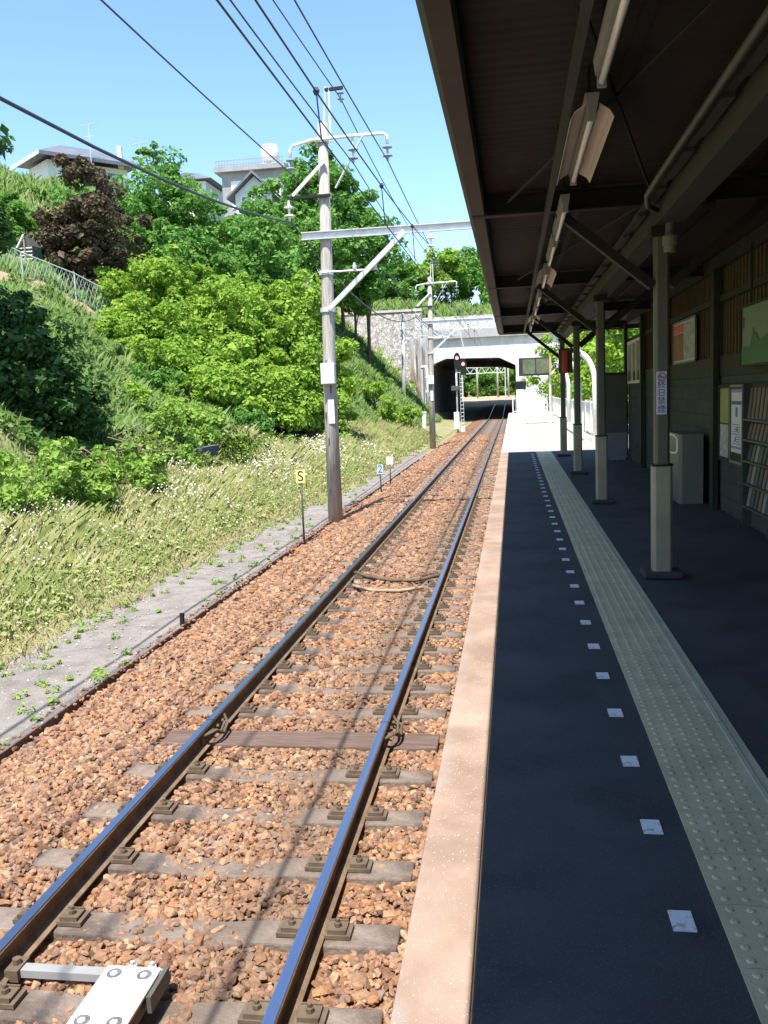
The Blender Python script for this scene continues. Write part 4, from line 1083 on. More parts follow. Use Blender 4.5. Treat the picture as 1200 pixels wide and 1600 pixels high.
def villa():
    c0 = Vector((-31.1, 58, 18.85))                               # the eaves corner turned towards the track
    t = thing('hill_house', 'white house with dark hipped roof behind the purple tree', 'house', (-30, 60, 14))
    ul = Vector((-.77, .64, 0)); ur = Vector((.66, .75, 0)); LL, LR = 5.2, 7.6
    def P(a, b, z): v = c0 + ul * a + ur * b; return (v.x, v.y, z)
    z = c0.z
    w = MB(); w.add([P(.9, .9, 11), P(LL - .9, .9, 11), P(LL - .9, LR - .9, 11), P(.9, LR - .9, 11), P(.9, .9, z - .06), P(LL - .9, .9, z - .06), P(LL - .9, LR - .9, z - .06), P(.9, LR - .9, z - .06)], [(0, 1, 5, 4), (1, 2, 6, 5), (2, 3, 7, 6), (3, 0, 4, 7), (4, 5, 6, 7)]); w.build('wall', M_PLASTER, t)
    r = MB(); e = [(0, 0), (LL, 0), (LL, LR), (0, LR)]
    r.add([P(a, b, z + .22) for a, b in e] + [P(LL / 2, LL / 2, z + 1.5), P(LL / 2, LR - LL / 2, z + 1.5)], [(0, 1, 4), (1, 2, 5, 4), (2, 3, 5), (3, 0, 4, 5), (0, 3, 2, 1)]); ro = r.build('roof', M_SLATE, t)
    f = MB(); f.bar(P(-.02, -.02, z + .09), P(LL, -.02, z + .09), .06, .24); f.build('eaves_board', M_WHITE, ro)  # sunlit side of the eaves, its light put into the white
    f = MB(); f.bar(P(-.02, .02, z + .09), P(-.02, LR, z + .09), .06, .24); f.build('eaves_board', M_SLATE, ro)  # unlit side of the same eaves, shade put into the dark colour
    v = c0 + ul * .8 + ur * 6.2; MB().box(v.x - .15, v.x + .15, v.y - .15, v.y + .15, z, z + 1.5).build('chimney', M_WHITE, ro)
    for b in (2.0, 3.6, 5.2):
        g = MB(); g.bar(P(.87, b, z - 1.0), P(.87, b + 1.1, z - 1.0), .06, 1.1); wf = g.build('window', M_GLASS, t)
        g = MB(); g.bar(P(.83, b + .53, z - 1.0), P(.83, b + .57, z - 1.0), .04, 1.1); g.build('frame', M_WHITE, wf)
    bal = MB(); bal.bar(P(.9, .5, z - 2.4), P(LL, .5, z - 2.4), .7, .9); bal.build('balcony', M_PLASTER, t)
villa()
antenna(-28.6, 60.5, 18.9, 2.4, 'tall thin antenna over the dark hipped roof')
antenna(-24.8, 60, 17.6, 2.0, 'small antenna to the right of the dark hipped roof')
t = thing('hill_house', 'pale house corner with sloping roof at the left edge', 'house', (-32, 50, 13))
MB().box(-36, -29.6, 50, 56, 10, 15.2).build('wall', mat('pale blue wall', (.5, .56, .62), (.56, .62, .68), 1, .8), t)
MB().prism([(-36.6, 15.1), (-29.1, 14.7), (-29.1, 14.95), (-31.2, 16.9), (-36.6, 17.1)], 49.4, 56.6).build('roof', M_SLATE, t)
windows(t, [(-30.8, 13.4)], 50, 1.0, 1.2)
def apartment():
    t = thing('apartment_house', 'flat roofed grey block with a white water tank on top', 'building', (-24, 86, 15))
    MB().box(-27.3, -21.2, 85.6, 96, 13, 23.7).build('wall', M_APT, t)
    MB().box(-27.9, -20.9, 85.0, 96.4, 23.71, 24.15).build('roof_slab', M_APT, t)
    r = MB()
    for z in (24.35, 24.75): r.bar((-27.7, 85.2, z), (-21.1, 85.2, z), .06, .07)
    for k in range(23): r.bar((-27.7 + .3 * k, 85.2, 24.16), (-27.7 + .3 * k, 85.2, 24.8), .05, .05)
    r.build('roof_railing', M_APT, t)
    MB().lathe([(.75, 24.6), (.85, 24.75), (.85, 26.0), (.7, 26.3), (.2, 26.4)], (-22.75, 87, 0), 14).build('water_tank', M_PLASTER, t, smooth=True)
    MB().box(-23.5, -22.0, 86.3, 87.7, 24.16, 24.59).build('tank_stand', M_GALV, t)
    MB().box(-26.4, -21.5, 85.53, 85.59, 20.3, 22.9).build('pale_panel', M_PLASTER, t)
    windows(t, [(-25.4, 21.6), (-23.2, 21.6)], 85.52, 1.1, 1.2)
apartment()
t = thing('hill_house', 'gabled pale house tinted shade blue in front of the flat roofed block', 'house', (-21.3, 75, 13))
MB().prism([(-22.9, 12), (-19.7, 12), (-19.7, 19.2), (-21.2, 20.6), (-22.9, 19.2)], 75.2, 81).build('wall', mat('shade blue boards', (.58, .63, .68), (.66, .7, .75), 1, .8), t)  # pale boards tinted blue to paint the shade on the front
r = MB(); r.prism([(-23.5, 18.75), (-23.5, 18.95), (-21.2, 20.98), (-19.15, 19.0), (-19.15, 18.78), (-21.2, 20.75)], 74.6, 81.4); r.build('roof', M_SLATE, t)
windows(t, [(-21.9, 18.4), (-20.5, 18.4)], 75.2, .8, 1.1)
MB().box(-22.8, -19.8, 74.7, 75.19, 16.9, 17.5).build('porch_roof', M_SLATE, t)
t = thing('hill_house', 'distant grey roofed house between the two larger houses', 'house', (-32.5, 90, 15))
MB().box(-35, -30.6, 90.5, 96, 14, 24.4).build('wall', M_PLASTER, t)
r = MB(); r.add([(-36, 89.8, 24.5), (-29.8, 89.8, 24.5), (-29.8, 97, 24.5), (-36, 97, 24.5), (-33.4, 92.5, 25.9), (-32.2, 93.5, 25.9)], [(0, 1, 5, 4), (1, 2, 5), (2, 3, 4, 5), (3, 0, 4), (0, 3, 2, 1)]); r.build('roof', M_SLATE, t)

# slope fence, shed, bank wall
t = thing('wire_fence', 'pale green wire fence running down the slope above the brown track', 'fence', (-20, 36, 7))
fp = [(-24.2, 33.0), (-22.6, 35.2), (-21.3, 37.4), (-20.0, 39.6), (-18.8, 41.8)]
fz = [Vector((x, y, ground_z(x, y))) for x, y in fp]
for p in fz: MB().tube([p, p + Vector((0, 0, 1.3))], .04, 6).build('post', M_FENCE, t)
m = MB()
for a, b in zip(fz, fz[1:]):
    m.tube([a + Vector((0, 0, 1.27)), b + Vector((0, 0, 1.27))], .03, 5)
    for k in range(12):
        p = a.lerp(b, k / 12); q = a.lerp(b, (k + 2) / 12); m.tube([p + Vector((0, 0, .1)), q + Vector((0, 0, 1.25))], .010, 4); m.tube([q + Vector((0, 0, .1)), p + Vector((0, 0, 1.25))], .010, 4)
m.build('mesh_panel', M_FENCE, t)
t = thing('garden_shed', 'small slatted shed with pale ridge below the purple tree', 'shed', (-22.9, 41, 8))
s = MB(); s.prism([(-23.2, 8.6), (-22.5, 8.6), (-22.5, 9.5), (-22.85, 9.95), (-23.2, 9.5)], 40.6, 41.4); s.build('wall', M_PIPE, t)
MB().bar((-23.25, 40.5, 9.42), (-22.85, 40.5, 10.02), .06, .08, up=(0, 1, 0)).build('ridge_board', M_WHITE, t)
MB().bar((-22.85, 40.5, 8.4), (-22.85, 40.5, 9.8), .06, .06).build('front_post', M_DEAD, t)
l = MB()
for k in range(5): l.box(-23.18, -22.52, 40.55, 40.59, 8.7 + .17 * k, 8.75 + .17 * k)
l.build('slats', M_WHITE, t)
t = thing('retaining_wall', 'low dark concrete wall at the foot of the slope, half hidden by weeds', 'wall', (-10, 28, -.5))
w = MB()
y = 21.5
while y < 41: w.box(-10.25, -9.95, y, y + 1.98, -1.0, .22 + .05 * math.sin(y)); y += 2.0
w.build('wall_blocks', mat('dark mossy concrete', (.07, .075, .08), (.14, .14, .14), 1.5, .95, bump=.4, bscale=12), t)
M_BRANCH = mat('dry branch wood', (0.2, 0.14, 0.1), (0.3, 0.22, 0.15), 6, 0.95)
# dry broken branches over the wall
d = MB()
for k in range(15):
    a = Vector((-9.9 + R.uniform(-.4, .4), 20.8 + R.uniform(-1.2, 1.4), .55 + R.uniform(-.1, .4)))
    b = a + Vector((R.uniform(-.2, .9), R.uniform(-1.0, 1.0), R.uniform(-.8, .25))); c = b + Vector((R.uniform(-.1, .5), R.uniform(-.4, .4), R.uniform(-.7, .1)))
    d.tube([a, b, c], [.02, .015, .006], 5)
tag(d.build('dead_branches', M_BRANCH), 'dry brown broken branches hanging over the low wall', 'branches')

# ------------------------------------------------------------------ trees
def leaf_cards(C, Nrm, size):
    """diamond leaves folded along the midrib: C centres, Nrm outward normals"""
    n = len(C)
    t = NR.normal(size=(n, 3)); t -= Nrm * (t * Nrm).sum(1, keepdims=True); t /= np.linalg.norm(t, axis=1, keepdims=True) + 1e-9
    b = np.cross(Nrm, t)
    L = size * np.exp(NR.normal(0, .38, n)); L = L[:, None]
    V = np.stack([C - t * L * .55, C + b * L * .36 + Nrm * L * .10, C + t * L * .55, C - b * L * .36 + Nrm * L * .10], 1)
    return V
def clump_points(centres, radii, per, up=.55, shell=.35):
    k = len(centres); n = k * per
    c = np.repeat(centres, per, 0); r = np.repeat(radii, per)
    d = NR.normal(size=(n, 3)); d /= np.linalg.norm(d, axis=1, keepdims=True)
    rr = r * (shell + (1 - shell) * NR.random(n) ** .5)
    p = c + d * rr[:, None] * np.array([1, 1, .72])
    nn = d * .7 + NR.normal(size=(n, 3)) * .5 + np.array([0, 0, up]); nn /= np.linalg.norm(nn, axis=1, keepdims=True)
    return p, nn
def crown(cx, cy, cz, rx, rz, nclump, per, leaf, cr=None, ry=None):
    ry = ry or rx
    d = NR.normal(size=(nclump, 3)); d /= np.linalg.norm(d, axis=1, keepdims=True)
    q = NR.uniform(.25, 1.14, nclump) ** .6
    lump = 1 + .22 * np.sin(3.1 * d[:, 0] + 5 * d[:, 2] + cx) + .16 * np.sin(6.3 * d[:, 1] + 4 * d[:, 0] + cy)
    C = np.array([cx, cy, cz]) + d * np.array([rx, ry, rz]) * (q * lump)[:, None]
    cr = cr or rx * .30
    radii = cr * NR.uniform(.35, 1.35, nclump)
    p, nn = clump_points(C, radii, per)
    return leaf_cards(p, nn, leaf), C
def tree(name, label, cat, x, y, cz, rx, rz, m, group=None, nclump=46, per=110, leaf=.26, base=None, limbs=7, ry=None, cr=None, z0=None):
    gz = z0 if z0 is not None else ground_z(x, y)
    t = thing(name, label, cat, (x, y, gz), group)
    V, C = crown(x, y, cz, rx, rz, nclump, int(per * 1.55), leaf * .78, cr, ry)
    soup('crown', V, 4, m, t)
    tr = MB(); r0 = max(.07, rx * .055)
    top = Vector((x + R.uniform(-.2, .2), y, min(cz + rz * .3, cz + 2)))
    tr.tube([(x, y, gz - .3), (x + R.uniform(-.15, .15), y, lerp(gz, top.z, .4)), top], [r0 * 1.3, r0, r0 * .4], 8)
    for k in range(limbs):
        c = C[R.randrange(len(C))]; s = Vector((x, y, lerp(gz, top.z, R.uniform(.25, .75)))); e = Vector(c)
        tr.tube([s, s.lerp(e, .5) + Vector((0, 0, .15 * rx * .3)), e], [r0 * .55, r0 * .35, r0 * .12], 5)
    tr.build('trunk', M_BARK, t, smooth=True)
    return t
# dark shrubby tree at the left border
tree('broadleaf_tree', 'dark leafy tree at the left edge, in shade at its foot', 'tree', -12.95, 22.6, 2.35, 1.55, 2.3, M_LDARK, nclump=80, per=120, leaf=.17, ry=1.6, cr=.5)
tree('broadleaf_tree', 'dark tree cut by the left edge behind the foremost weeds', 'tree', -14.1, 21.6, 3.2, 1.6, 2.2, M_LDARK, nclump=60, per=110, leaf=.18, cr=.5)
tree('broadleaf_tree', 'unseen tree added outside the left edge to shade the slope', 'tree', -14.6, 19.4, 7.6, 2.4, 3.0, M_LDARK, nclump=50, per=80, leaf=.26)  # added out of view to throw shade on the dark tree
tree('broadleaf_tree', 'unseen tree added beyond the left edge to shade the dark tree', 'tree', -14.1, 20.3, 6.6, 1.8, 2.9, M_LDARK, nclump=70, per=90, leaf=.24, ry=1.6)  # second unseen crown, added to deepen that shade
tree('purple_leaf_tree', 'purple brown leaved tree in front of the white hipped roof house', 'tree', -20.8, 43.5, 10.2, 2.15, 3.7, M_LPURP, nclump=110, per=150, leaf=.20, cr=.62)
tree('purple_leaf_tree', 'smaller purple brown tree leaning to the left of the larger one', 'tree', -22.7, 44, 9.9, 1.5, 2.4, M_LPURP, nclump=44, per=110, leaf=.2)
tree('broadleaf_tree', 'green tree at the far left below the pale house corner', 'tree', -25.6, 44.0, 10.6, 1.7, 2.8, M_LMID, nclump=46, per=110, leaf=.22)
G1 = 'dark green trees below the hilltop houses'
for i, (x, y, z, rx, rz, lab) in enumerate((
    (-22.4, 55, 13.6, 2.5, 3.0, 'dark green tree just right of the purple tree top'),
    (-19.5, 56, 13.0, 2.7, 2.9, 'dark green tree below the distant grey roof'),
    (-16.5, 58, 11.8, 2.7, 2.9, 'dark green tree right below the gabled house'),
    (-18.6, 51, 9.6, 2.6, 2.6, 'dark green tree lower down behind the bright bushes, left one'),
    (-14.6, 53, 9.6, 2.5, 2.8, 'dark green tree lower down behind the bright bushes, next to the pole'),
    (-22.0, 50, 10.2, 2.0, 2.6, 'dark green tree directly behind the purple tree foot'))):
    tree('broadleaf_tree', lab, 'tree', x, y, z, rx, rz, M_LMID, G1, nclump=80, per=115, leaf=.25, cr=.75)
tree('young_tree', 'thin sapling poking above the canopy right of the dark roof house', 'tree', -24.0, 60, 18.3, .9, 1.0, M_LMID, nclump=14, per=60, leaf=.2, limbs=8, z0=14)
tree('young_tree', 'feathery tree top against the sky at the left edge', 'tree', -32.3, 54, 18.9, .8, 1.1, M_LMID, nclump=14, per=70, leaf=.2, z0=14)
G2 = 'bright green trees on the slope'
for i, (x, y, z, rx, rz, lab) in enumerate((
    (-18.6, 42.5, 6.4, 1.6, 1.8, 'bright green tree highest on the slope beside the wire fence'),
    (-17.2, 43.0, 7.4, 2.0, 1.9, 'bright yellow green tree with the topmost crown on the slope'),
    (-14.2, 43.0, 6.0, 2.1, 2.1, 'bright green tree in the middle of the slope'),
    (-16.2, 40.4, 4.8, 1.8, 1.8, 'bright green tree lowest on the left, above the grass'),
    (-12.0, 42.5, 5.3, 2.0, 2.2, 'bright green tree in the middle with its trunk showing'),
    (-10.6, 44.0, 5.4, 1.9, 2.3, 'bright green tree directly behind the wooden pole'),
    (-12.8, 39.2, 3.2, 1.7, 1.7, 'bright green tree standing forward at the slope foot'),
    (-10.4, 40.8, 2.4, 1.6, 2.1, 'bright green tree leaning down to the meadow left of the pole'),
    (-9.4, 44.5, 2.4, 1.5, 2.2, 'bright green tree lowest on the right of the pole'),
    (-11.2, 38.6, 1.6, 1.5, 1.6, 'bright green tree filling the gap low beside the pole'),
    (-9.6, 42.0, .9, 1.3, 1.4, 'bright green bush standing on the meadow right behind the pole'),
    (-17.5, 39.4, 5.0, 1.2, 1.3, 'bright green bush nearest the brown earth track on the slope'),
    (-14.6, 37.0, 2.8, 1.3, 1.3, 'bright green bush foremost on the grassy slope, left of the others'),
    (-12.4, 36.6, 1.7, 1.4, 1.5, 'bright green bush at the slope foot just above the low wall end'))):
    tree('broadleaf_tree', lab, 'tree', x, y, z, rx, rz, M_LBRIGHT, G2, nclump=95, per=110, leaf=.19, cr=.58)
tree('broadleaf_tree', 'green tree in the corner under the pale house at the left edge', 'tree', -28.8, 47, 10.2, 1.9, 2.2, M_LMID, nclump=60, per=100, leaf=.22)
tree('broadleaf_tree', 'low green tree under the balcony of the white house', 'tree', -27.6, 51, 12.6, 2.0, 2.0, M_LMID, nclump=50, per=100, leaf=.22)
tree('broadleaf_tree', 'green tree hanging over the top end of the wire fence', 'tree', -24.6, 41, 9.4, 1.6, 1.8, M_LMID, nclump=46, per=100, leaf=.2)
tree('broadleaf_tree', 'green tree beneath the left corner of the dark hipped roof', 'tree', -30.4, 53, 13.0, 2.3, 1.9, M_LMID, nclump=60, per=100, leaf=.2, cr=.6)
tree('broadleaf_tree', 'green tree between the white house wall and the purple tree', 'tree', -27.2, 55, 13.8, 2.2, 1.8, M_LMID, nclump=56, per=100, leaf=.2, cr=.6)
tree('broadleaf_tree', 'thick green tree at the left edge above the wire fence', 'tree', -27.0, 46, 9.6, 1.9, 2.5, M_LMID, nclump=60, per=100, leaf=.2, cr=.6)
G3 = 'tall trees on the hill behind the pole'
for i, (x, y, z, rx, rz, lab) in enumerate((
    (-16.6, 76, 19.6, 2.0, 2.6, 'tall dark tree with the highest crown left of the pole top'),
    (-14.2, 76, 17.8, 2.4, 3.0, 'tall tree right behind the pole below the crossarm'),
    (-12.3, 77, 14.9, 2.5, 3.4, 'tall tree sloping down to the right of the pole'),
    (-15.0, 72, 13.4, 2.6, 3.0, 'dark tree behind the pole level with the steel beam'),
    (-13.4, 77, 11.6, 1.9, 2.4, 'dark tree above the grass bank right of the pole'),
    (-17.8, 74, 15.6, 2.2, 2.8, 'dark tree standing beside the gabled house'))):
    tree('broadleaf_tree', lab, 'tree', x, y, z, rx, rz, M_LMID, G3, nclump=80, per=105, leaf=.33, cr=.85)
G4 = 'trees on the hill over the bridge'
for i in range(19):
    x = -20 + 1.6 * i + R.uniform(-.6, .6); y = R.uniform(108, 126); z = 14.2 + R.uniform(-1.0, 1.8) + (y - 108) * .14
    tree('broadleaf_tree', 'leafy green tree in the row on the hill above the bridge', 'tree', x, y, z, R.uniform(2.2, 3.0), R.uniform(2.4, 3.2), (M_LMID, M_LBRIGHT, M_LMID)[i % 3], G4, nclump=46, per=90, leaf=.42, cr=.95, z0=hill_z(x, y), limbs=3)
G5 = 'trees beyond the underpass'
for i in range(11):
    x = -13 + 1.9 * i; y = R.uniform(176, 192)
    tree('broadleaf_tree', 'green tree seen through the underpass', 'tree', x, y, 4.6 + R.uniform(-.5, 1.5), 2.6, 4.4, (M_LMID, M_LBRIGHT)[i % 2], G5, nclump=40, per=80, leaf=.5, cr=1.1, z0=.5, limbs=3)
G6 = 'green trees to the right of the station'
for i, (x, y, z, r) in enumerate(((4.6, 33, 2.6, 1.8), (6.6, 37, 3.2, 2.2), (5.2, 43, 2.8, 2.0), (6.2, 52, 2.8, 2.2), (7.2, 50, 4.2, 2.6), (6.4, 60, 3, 2.2), (4.4, 74, 3, 2.6), (7.2, 29, 3.4, 2.2), (6.8, 64, 5, 3), (9.5, 80, 6, 4))):
    tree('broadleaf_tree', 'sunlit green tree beyond the white railings on the right', 'tree', x, y, z, r, r * 1.25, (M_LBRIGHT, M_LMID)[i % 2], G6, nclump=56, per=100, leaf=.24, z0=-1.3)
# small shrubs
G7 = 'small shrubs on the grassy banks'
for i, (x, y, z, r, m, lab) in enumerate((
    (-14.0, 33.5, 2.6, .8, M_LMID, 'round dark shrub alone on the grass slope'),
    (-15.4, 31.5, 3.6, .8, M_SGRASS, 'pale shrub higher on the grass slope'),
    (-12.4, 32.5, 1.5, 1.0, M_LWEED, 'leafy shrub low on the grass slope'),
    (-8.3, 60, .7, 1.0, M_LBRIGHT, 'bright bush on the bank left of the second pole'),
    (-7.6, 64, .3, .9, M_LBRIGHT, 'bright bush at the foot of the grey wing wall'),
    (-9.6, 62, 2.2, 1.0, M_LBRIGHT, 'bright bush higher on the bank beside the stone wall'),
    (-11.4, 27.5, .9, 1.1, M_LWEED, 'spreading shrub just above the low dark wall'),
    (-10.9, 30.5, .8, 1.0, M_LWEED, 'spreading shrub on the low wall farther along'),
    (-10.6, 35.0, .6, 1.1, M_LMID, 'shaded shrub where the low wall ends'),
    (-12.2, 89, 4.0, 1.7, M_LBRIGHT, 'bright bush against the middle of the rubble stone wall'),
    (-10.9, 88, 2.4, 1.5, M_LBRIGHT, 'bright bush covering the lower end of the rubble stone wall'),
    (-13.8, 89, 5.6, 1.7, M_LBRIGHT, 'bright bush at the upper left of the rubble stone wall'),
    (-10.2, 84, .8, 1.2, M_LBRIGHT, 'bright bush behind the steel gantry mast'))):
    tree('shrub', lab, 'shrub', x, y, z, r, r * .85, m, G7, nclump=30, per=80, leaf=.13, limbs=4)

G8 = 'weed bushes before the low wall'
for x, y, z, r in ((-9.3, 15.2, -.2, .8), (-9.9, 16.6, -.05, .85), (-9.2, 17.8, -.25, .75), (-9.9, 18.9, -.05, .85), (-9.3, 20.2, -.2, .75), (-9.7, 21.6, -.1, .8), (-9.4, 23.4, -.25, .7), (-9.6, 30.2, -.3, .75), (-9.3, 32.0, -.35, .7), (-9.6, 34.2, -.3, .75)):
    tree('weed_bush', 'sunlit leafy weed bush in the row before the low dark wall', 'bush', x, y, z, r, r * .95, M_LWEED, G8, nclump=34, per=70, leaf=.12, limbs=4, cr=.26)
G9 = 'rounded shrubs on the sunny slope'
for x, y, z, r in ((-13.2, 29.0, 1.9, .9), (-15.6, 34.8, 3.9, .9), (-12.0, 30.8, 1.2, .9), (-16.8, 36.4, 5.0, .8), (-13.4, 35.2, 2.2, 1.0)):
    tree('shrub', 'rounded sunlit shrub among the grass of the railway slope', 'shrub', x, y, z, r, r * .8, M_LBRIGHT, G9, nclump=34, per=80, leaf=.14, limbs=4, cr=.3)

# ------------------------------------------------------------------ grass and weeds (stuff)
def gz_arr(x, y): return np.array([ground_z(a, b) for a, b in zip(x, y)])
def blades(x, y, z, h, w, lean=.35):
    n = len(x); a = NR.uniform(0, 2 * np.pi, n); d = np.stack([np.cos(a), np.sin(a), np.zeros(n)], 1)
    b = np.stack([-d[:, 1], d[:, 0], np.zeros(n)], 1); p = np.stack([x, y, z], 1)
    bend = (d * (NR.uniform(0, lean, n) * h)[:, None])
    up = np.array([0, 0, 1.0])
    m = p + bend * .35 + up * (h * .6)[:, None]; t = p + bend + up * (h * .97)[:, None]
    w = w[:, None]
    return np.stack([p - b * w, p + b * w, m + b * w * .8, t, m - b * w * .8], 1)
def meadow():
    x = []; y = []
    n = 190000
    yy = 3 + 62 * NR.random(n) ** 1.35
    xx = NR.uniform(0, 1, n)
    pl = np.array([path_left(v) for v in yy]); tt = np.array([toe(v) for v in yy])
    X = pl + .15 - np.abs(xx) ** .9 * (pl - tt + .6)
    jag = .25 * np.sin(2.3 * yy) + .2 * np.sin(5.1 * yy + 1)
    X = X + np.where(xx < .1, jag * .8 - .1, 0)
    vis = X > -.66 * yy - 1.5
    X, yy, pl = X[vis], yy[vis], pl[vis]
    dist = np.clip((pl - X) / 2.4, 0, 1)
    patch = .5 + .5 * np.sin(.9 * X + 1.3 * yy) * np.sin(1.7 * X - .6 * yy + 2)
    keep = NR.random(len(X)) < (.35 + .65 * np.clip(dist + .25 * patch, 0, 1))
    X, yy, dist, patch = X[keep], yy[keep], dist[keep], patch[keep]
    h = (.09 + .34 * dist + .2 * patch * dist) * NR.uniform(.5, 1.25, len(X))
    w = .0018 + .00022 * yy
    o = soup('meadow_grass', blades(X, yy, gz_arr(X, yy) - .02, h, w, .95), 5, M_GRASS, soft=.45)
    tag(o, 'long dry and green grass of the trackside meadow', 'grass', kind='stuff')
    # broad leaved herbs mixed into the grass
    k = 5200; yy2 = 5 + 55 * NR.random(k) ** 1.3; pl = np.array([path_left(v) for v in yy2]); X2 = pl - .2 - NR.random(k) ** .8 * 4.0
    q = X2 > -.64 * yy2 - 1; X2, yy2, pl = X2[q], yy2[q], pl[q]
    p, nn = clump_points(np.stack([X2, yy2, gz_arr(X2, yy2) + .06 + .24 * np.clip((pl - X2) / 2.5, 0, 1)], 1), NR.uniform(.05, .17, len(X2)), 16, up=1.3)
    tag(soup('meadow_herbs', leaf_cards(p, nn, .062), 4, M_HERB), 'low broad leaved herbs among the meadow grass', 'herbs', kind='stuff')
    # dry straw fringe along the path
    k = 9000; ys_ = 4 + 36 * NR.random(k) ** 1.3; pl = np.array([path_left(v) for v in ys_]); xs_ = pl + .18 - np.abs(NR.normal(0, .75, k)) + .2 * np.sin(2.1 * ys_)
    tag(soup('dry_grass', blades(xs_, ys_, gz_arr(xs_, ys_), NR.uniform(.04, .17, k), .0014 + .00017 * ys_, 1.3), 5, M_STRAW, soft=.45), 'dry straw coloured grass fringing the grey path', 'grass', kind='stuff')
    # flowers: small discs on top, thick in a band towards the slope
    n = 5200
    yy = 9 + 34 * NR.random(n) ** 1.1; pl = np.array([path_left(v) for v in yy]); u = np.clip(NR.normal(.62, .24, n), .08, 1.05); X = pl - u * (pl + 9.9)
    cl = np.sin(1.1 * X + .8 * yy) + np.sin(2.3 * yy - 1.3 * X) + NR.normal(0, .7, n)
    k = (cl > .35) & (X > -.62 * yy - .5); X, yy = X[k], yy[k]; n = len(X)
    dist = np.clip((np.array([path_left(v) for v in yy]) - X) / 2.4, 0, 1)
    z = gz_arr(X, yy) + (.14 + .48 * dist) * NR.uniform(.85, 1.25, n)
    c = np.stack([X, yy, z], 1); nn = NR.normal(size=(n, 3)) * .5 + np.array([.1, -.5, .9]); nn /= np.linalg.norm(nn, axis=1, keepdims=True)
    t = np.cross(nn, NR.normal(size=(n, 3))); t /= np.linalg.norm(t, axis=1, keepdims=True); b = np.cross(nn, t)
    r = (.0065 + .0004 * yy) * NR.uniform(.8, 1.5, n); ang = np.arange(6) * np.pi / 3
    V = c[:, None] + (t[:, None] * np.cos(ang)[None, :, None] + b[:, None] * np.sin(ang)[None, :, None]) * r[:, None, None]
    k = 9000; y3 = 5 + 45 * NR.random(k) ** 1.3; pl = np.array([path_left(v) for v in y3]); d3 = NR.random(k) ** .7; x3 = pl - d3 * 4.0
    q = x3 > -.63 * y3 - .5; x3, y3, d3 = x3[q], y3[q], d3[q]; k = len(x3)
    p, nn = clump_points(np.stack([x3, y3, gz_arr(x3, y3) + (.12 + .42 * np.clip(d3 * 1.6, 0, 1)) * NR.uniform(.7, 1.25, k)], 1), NR.uniform(.02, .06, k), 4, up=.8)
    tag(soup('seed_heads', leaf_cards(p, nn, .03), 4, M_SEED), 'pale seed heads of the meadow grass', 'grass', kind='stuff')
    tag(soup('wildflowers', V, 6, M_FLOWER), 'small white wildflowers scattered over the meadow', 'flowers', kind='stuff')
meadow()
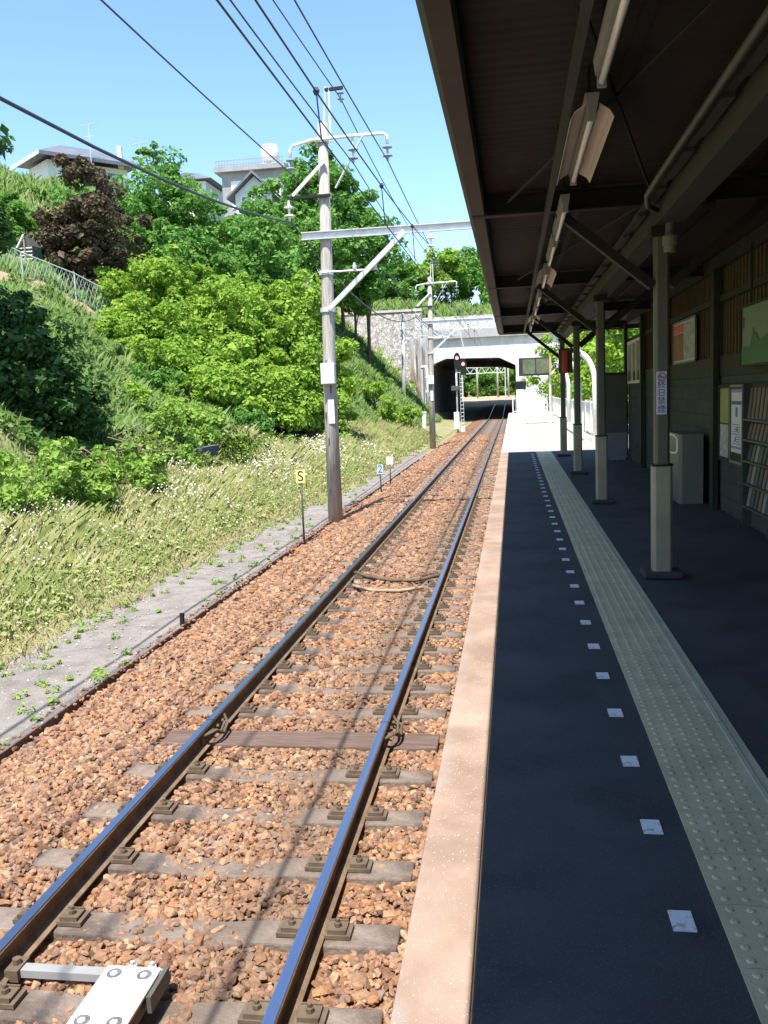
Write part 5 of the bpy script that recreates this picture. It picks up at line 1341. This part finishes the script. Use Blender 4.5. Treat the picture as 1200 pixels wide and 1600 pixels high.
def weeds():
    # leafy weeds and creeper along the low wall
    n = 2000; y = NR.uniform(15.5, 46, n); x = -9.75 + NR.normal(0, .42, n) + .3 * np.sin(.5 * y)
    k = (x > -11.3); x, y = x[k], y[k]
    z = gz_arr(x, y) + NR.uniform(.15, .85, len(x)) * (.75 + .35 * np.sin(1.1 * y))
    p, nn = clump_points(np.stack([x, y, z], 1), np.full(len(x), .24), 22, up=.9)
    tag(soup('undergrowth', leaf_cards(p, nn, .09), 4, M_LWEED, soft=.9), 'leafy green weeds massed along the low wall', 'undergrowth', kind='stuff')
    # slope grass
    n = 120000; y = NR.uniform(13, 90, n); u = NR.random(n) ** 1.2
    tt = np.array([toe(v) for v in y]); x = tt + .3 - u * np.where(y < 46, 13, 9)
    k = (x > -.63 * y - 1); x, y = x[k], y[k]
    ex = -21.0 + (y - 36) * .48; k = ~((np.abs(x - ex) < .75) & (y < 43)); x, y = x[k], y[k]
    patch = .5 + .5 * np.sin(.8 * x + .6 * y) * np.sin(1.3 * y - .9 * x)
    h = (.22 + .4 * patch) * NR.uniform(.6, 1.3, len(x)) * np.clip((y - 8) / 18, .35, 1)
    tag(soup('slope_grass', blades(x, y, gz_arr(x, y) - .03, h, .005 + .0003 * y, .9), 5, M_SGRASS, soft=.45), 'tall green grass covering the railway slope', 'grass', kind='stuff')
    k = 5200; y2 = NR.uniform(20, 88, k); x2 = np.array([toe(v) for v in y2]) + .2 - NR.random(k) * 11
    q = (x2 > -.63 * y2 - 1); x2, y2 = x2[q], y2[q]; ex = -21.0 + (y2 - 36) * .48; q = ~((np.abs(x2 - ex) < .8) & (y2 < 43)); x2, y2 = x2[q], y2[q]
    p, nn = clump_points(np.stack([x2, y2, gz_arr(x2, y2) + .25], 1), NR.uniform(.12, .34, len(x2)), 18, up=1.1)
    tag(soup('slope_herbs', leaf_cards(p, nn, .12), 4, M_SGRASS), 'leafy herbs among the grass of the slope', 'herbs', kind='stuff')
    k = 9000; x4 = NR.uniform(-36, -23, k); y4 = NR.uniform(40, 60, k)
    tag(soup('hilltop_grass', blades(x4, y4, gz_arr(x4, y4) - .03, NR.uniform(.3, .8, k), np.full(k, .035), .9), 5, M_SGRASS, soft=.45), 'green grass on the hillside below the white house', 'grass', kind='stuff')
    # grass on the hill over the bridge and along its verge
    n = 9000; x = NR.uniform(-24, 8, n); y = NR.uniform(101, 116, n)
    z = np.array([hill_z(a, b) for a, b in zip(x, y)]); tag(soup('verge_grass', blades(x, y, z, NR.uniform(.7, 1.9, n), np.full(n, .09), .9), 5, M_SGRASS, soft=.45), 'tall grass above the bridge wall', 'grass', kind='stuff')
    # low tufts on the path and in the ballast
    T = []
    tuft = [(-5.0 + R.uniform(-.5, .45), R.uniform(5, 27)) for _ in range(60)] + [(path_left(v) + abs(R.gauss(0, .3)), v) for v in np.arange(5, 34, .22)] + [(-5.75, 7.6), (-4.47, 8.6), (-4.46, 8.75), (-4.5, 9.4), (-4.6, 7.6), (-5.1, 8.6), (-.55, 18.4), (-.58, 18.8), (-.6, 17.9)]
    tuft += [(path_left(v) + R.uniform(0, .35), v) for v in np.arange(6, 30, .8)]
    X = np.array([a for a, b in tuft]); Y = np.array([b for a, b in tuft]); cz = np.where(X > -4.5, -1.24, -1.31)
    p, nn = clump_points(np.stack([X, Y, cz], 1), NR.uniform(.025, .10, len(X)), 30, up=1.0)
    p[:, 2] = np.maximum(p[:, 2], -1.34)
    tag(soup('path_weeds', leaf_cards(p, nn, .034), 4, M_LWEED), 'small green weeds dotted over the grey path', 'weeds', kind='stuff')
    # pale pebbles on the path
    n = 2600; y = 4.5 + 30 * NR.random(n) ** 1.4; pl = np.array([path_left(v) for v in y]); x = pl + (-4.5 - pl) * np.where(NR.random(n) < .5, NR.random(n), np.abs(NR.normal(0, .12, n)))
    V = IV[None] * (1 + NR.uniform(-.25, .25, (n, len(IV), 3))) * (NR.uniform(.005, .018, n))[:, None, None] * np.array([1.2, 1, .6])
    V = np.einsum('nij,nkj->nki', rotmats(n, .3), V) + np.stack([x, y, np.full(n, -1.34)], 1)[:, None]
    tag(soup('path_pebbles', V, len(IV), M_PEB, faces=IF), 'pale pebbles strewn on the grey path', 'pebbles', kind='stuff')
weeds()
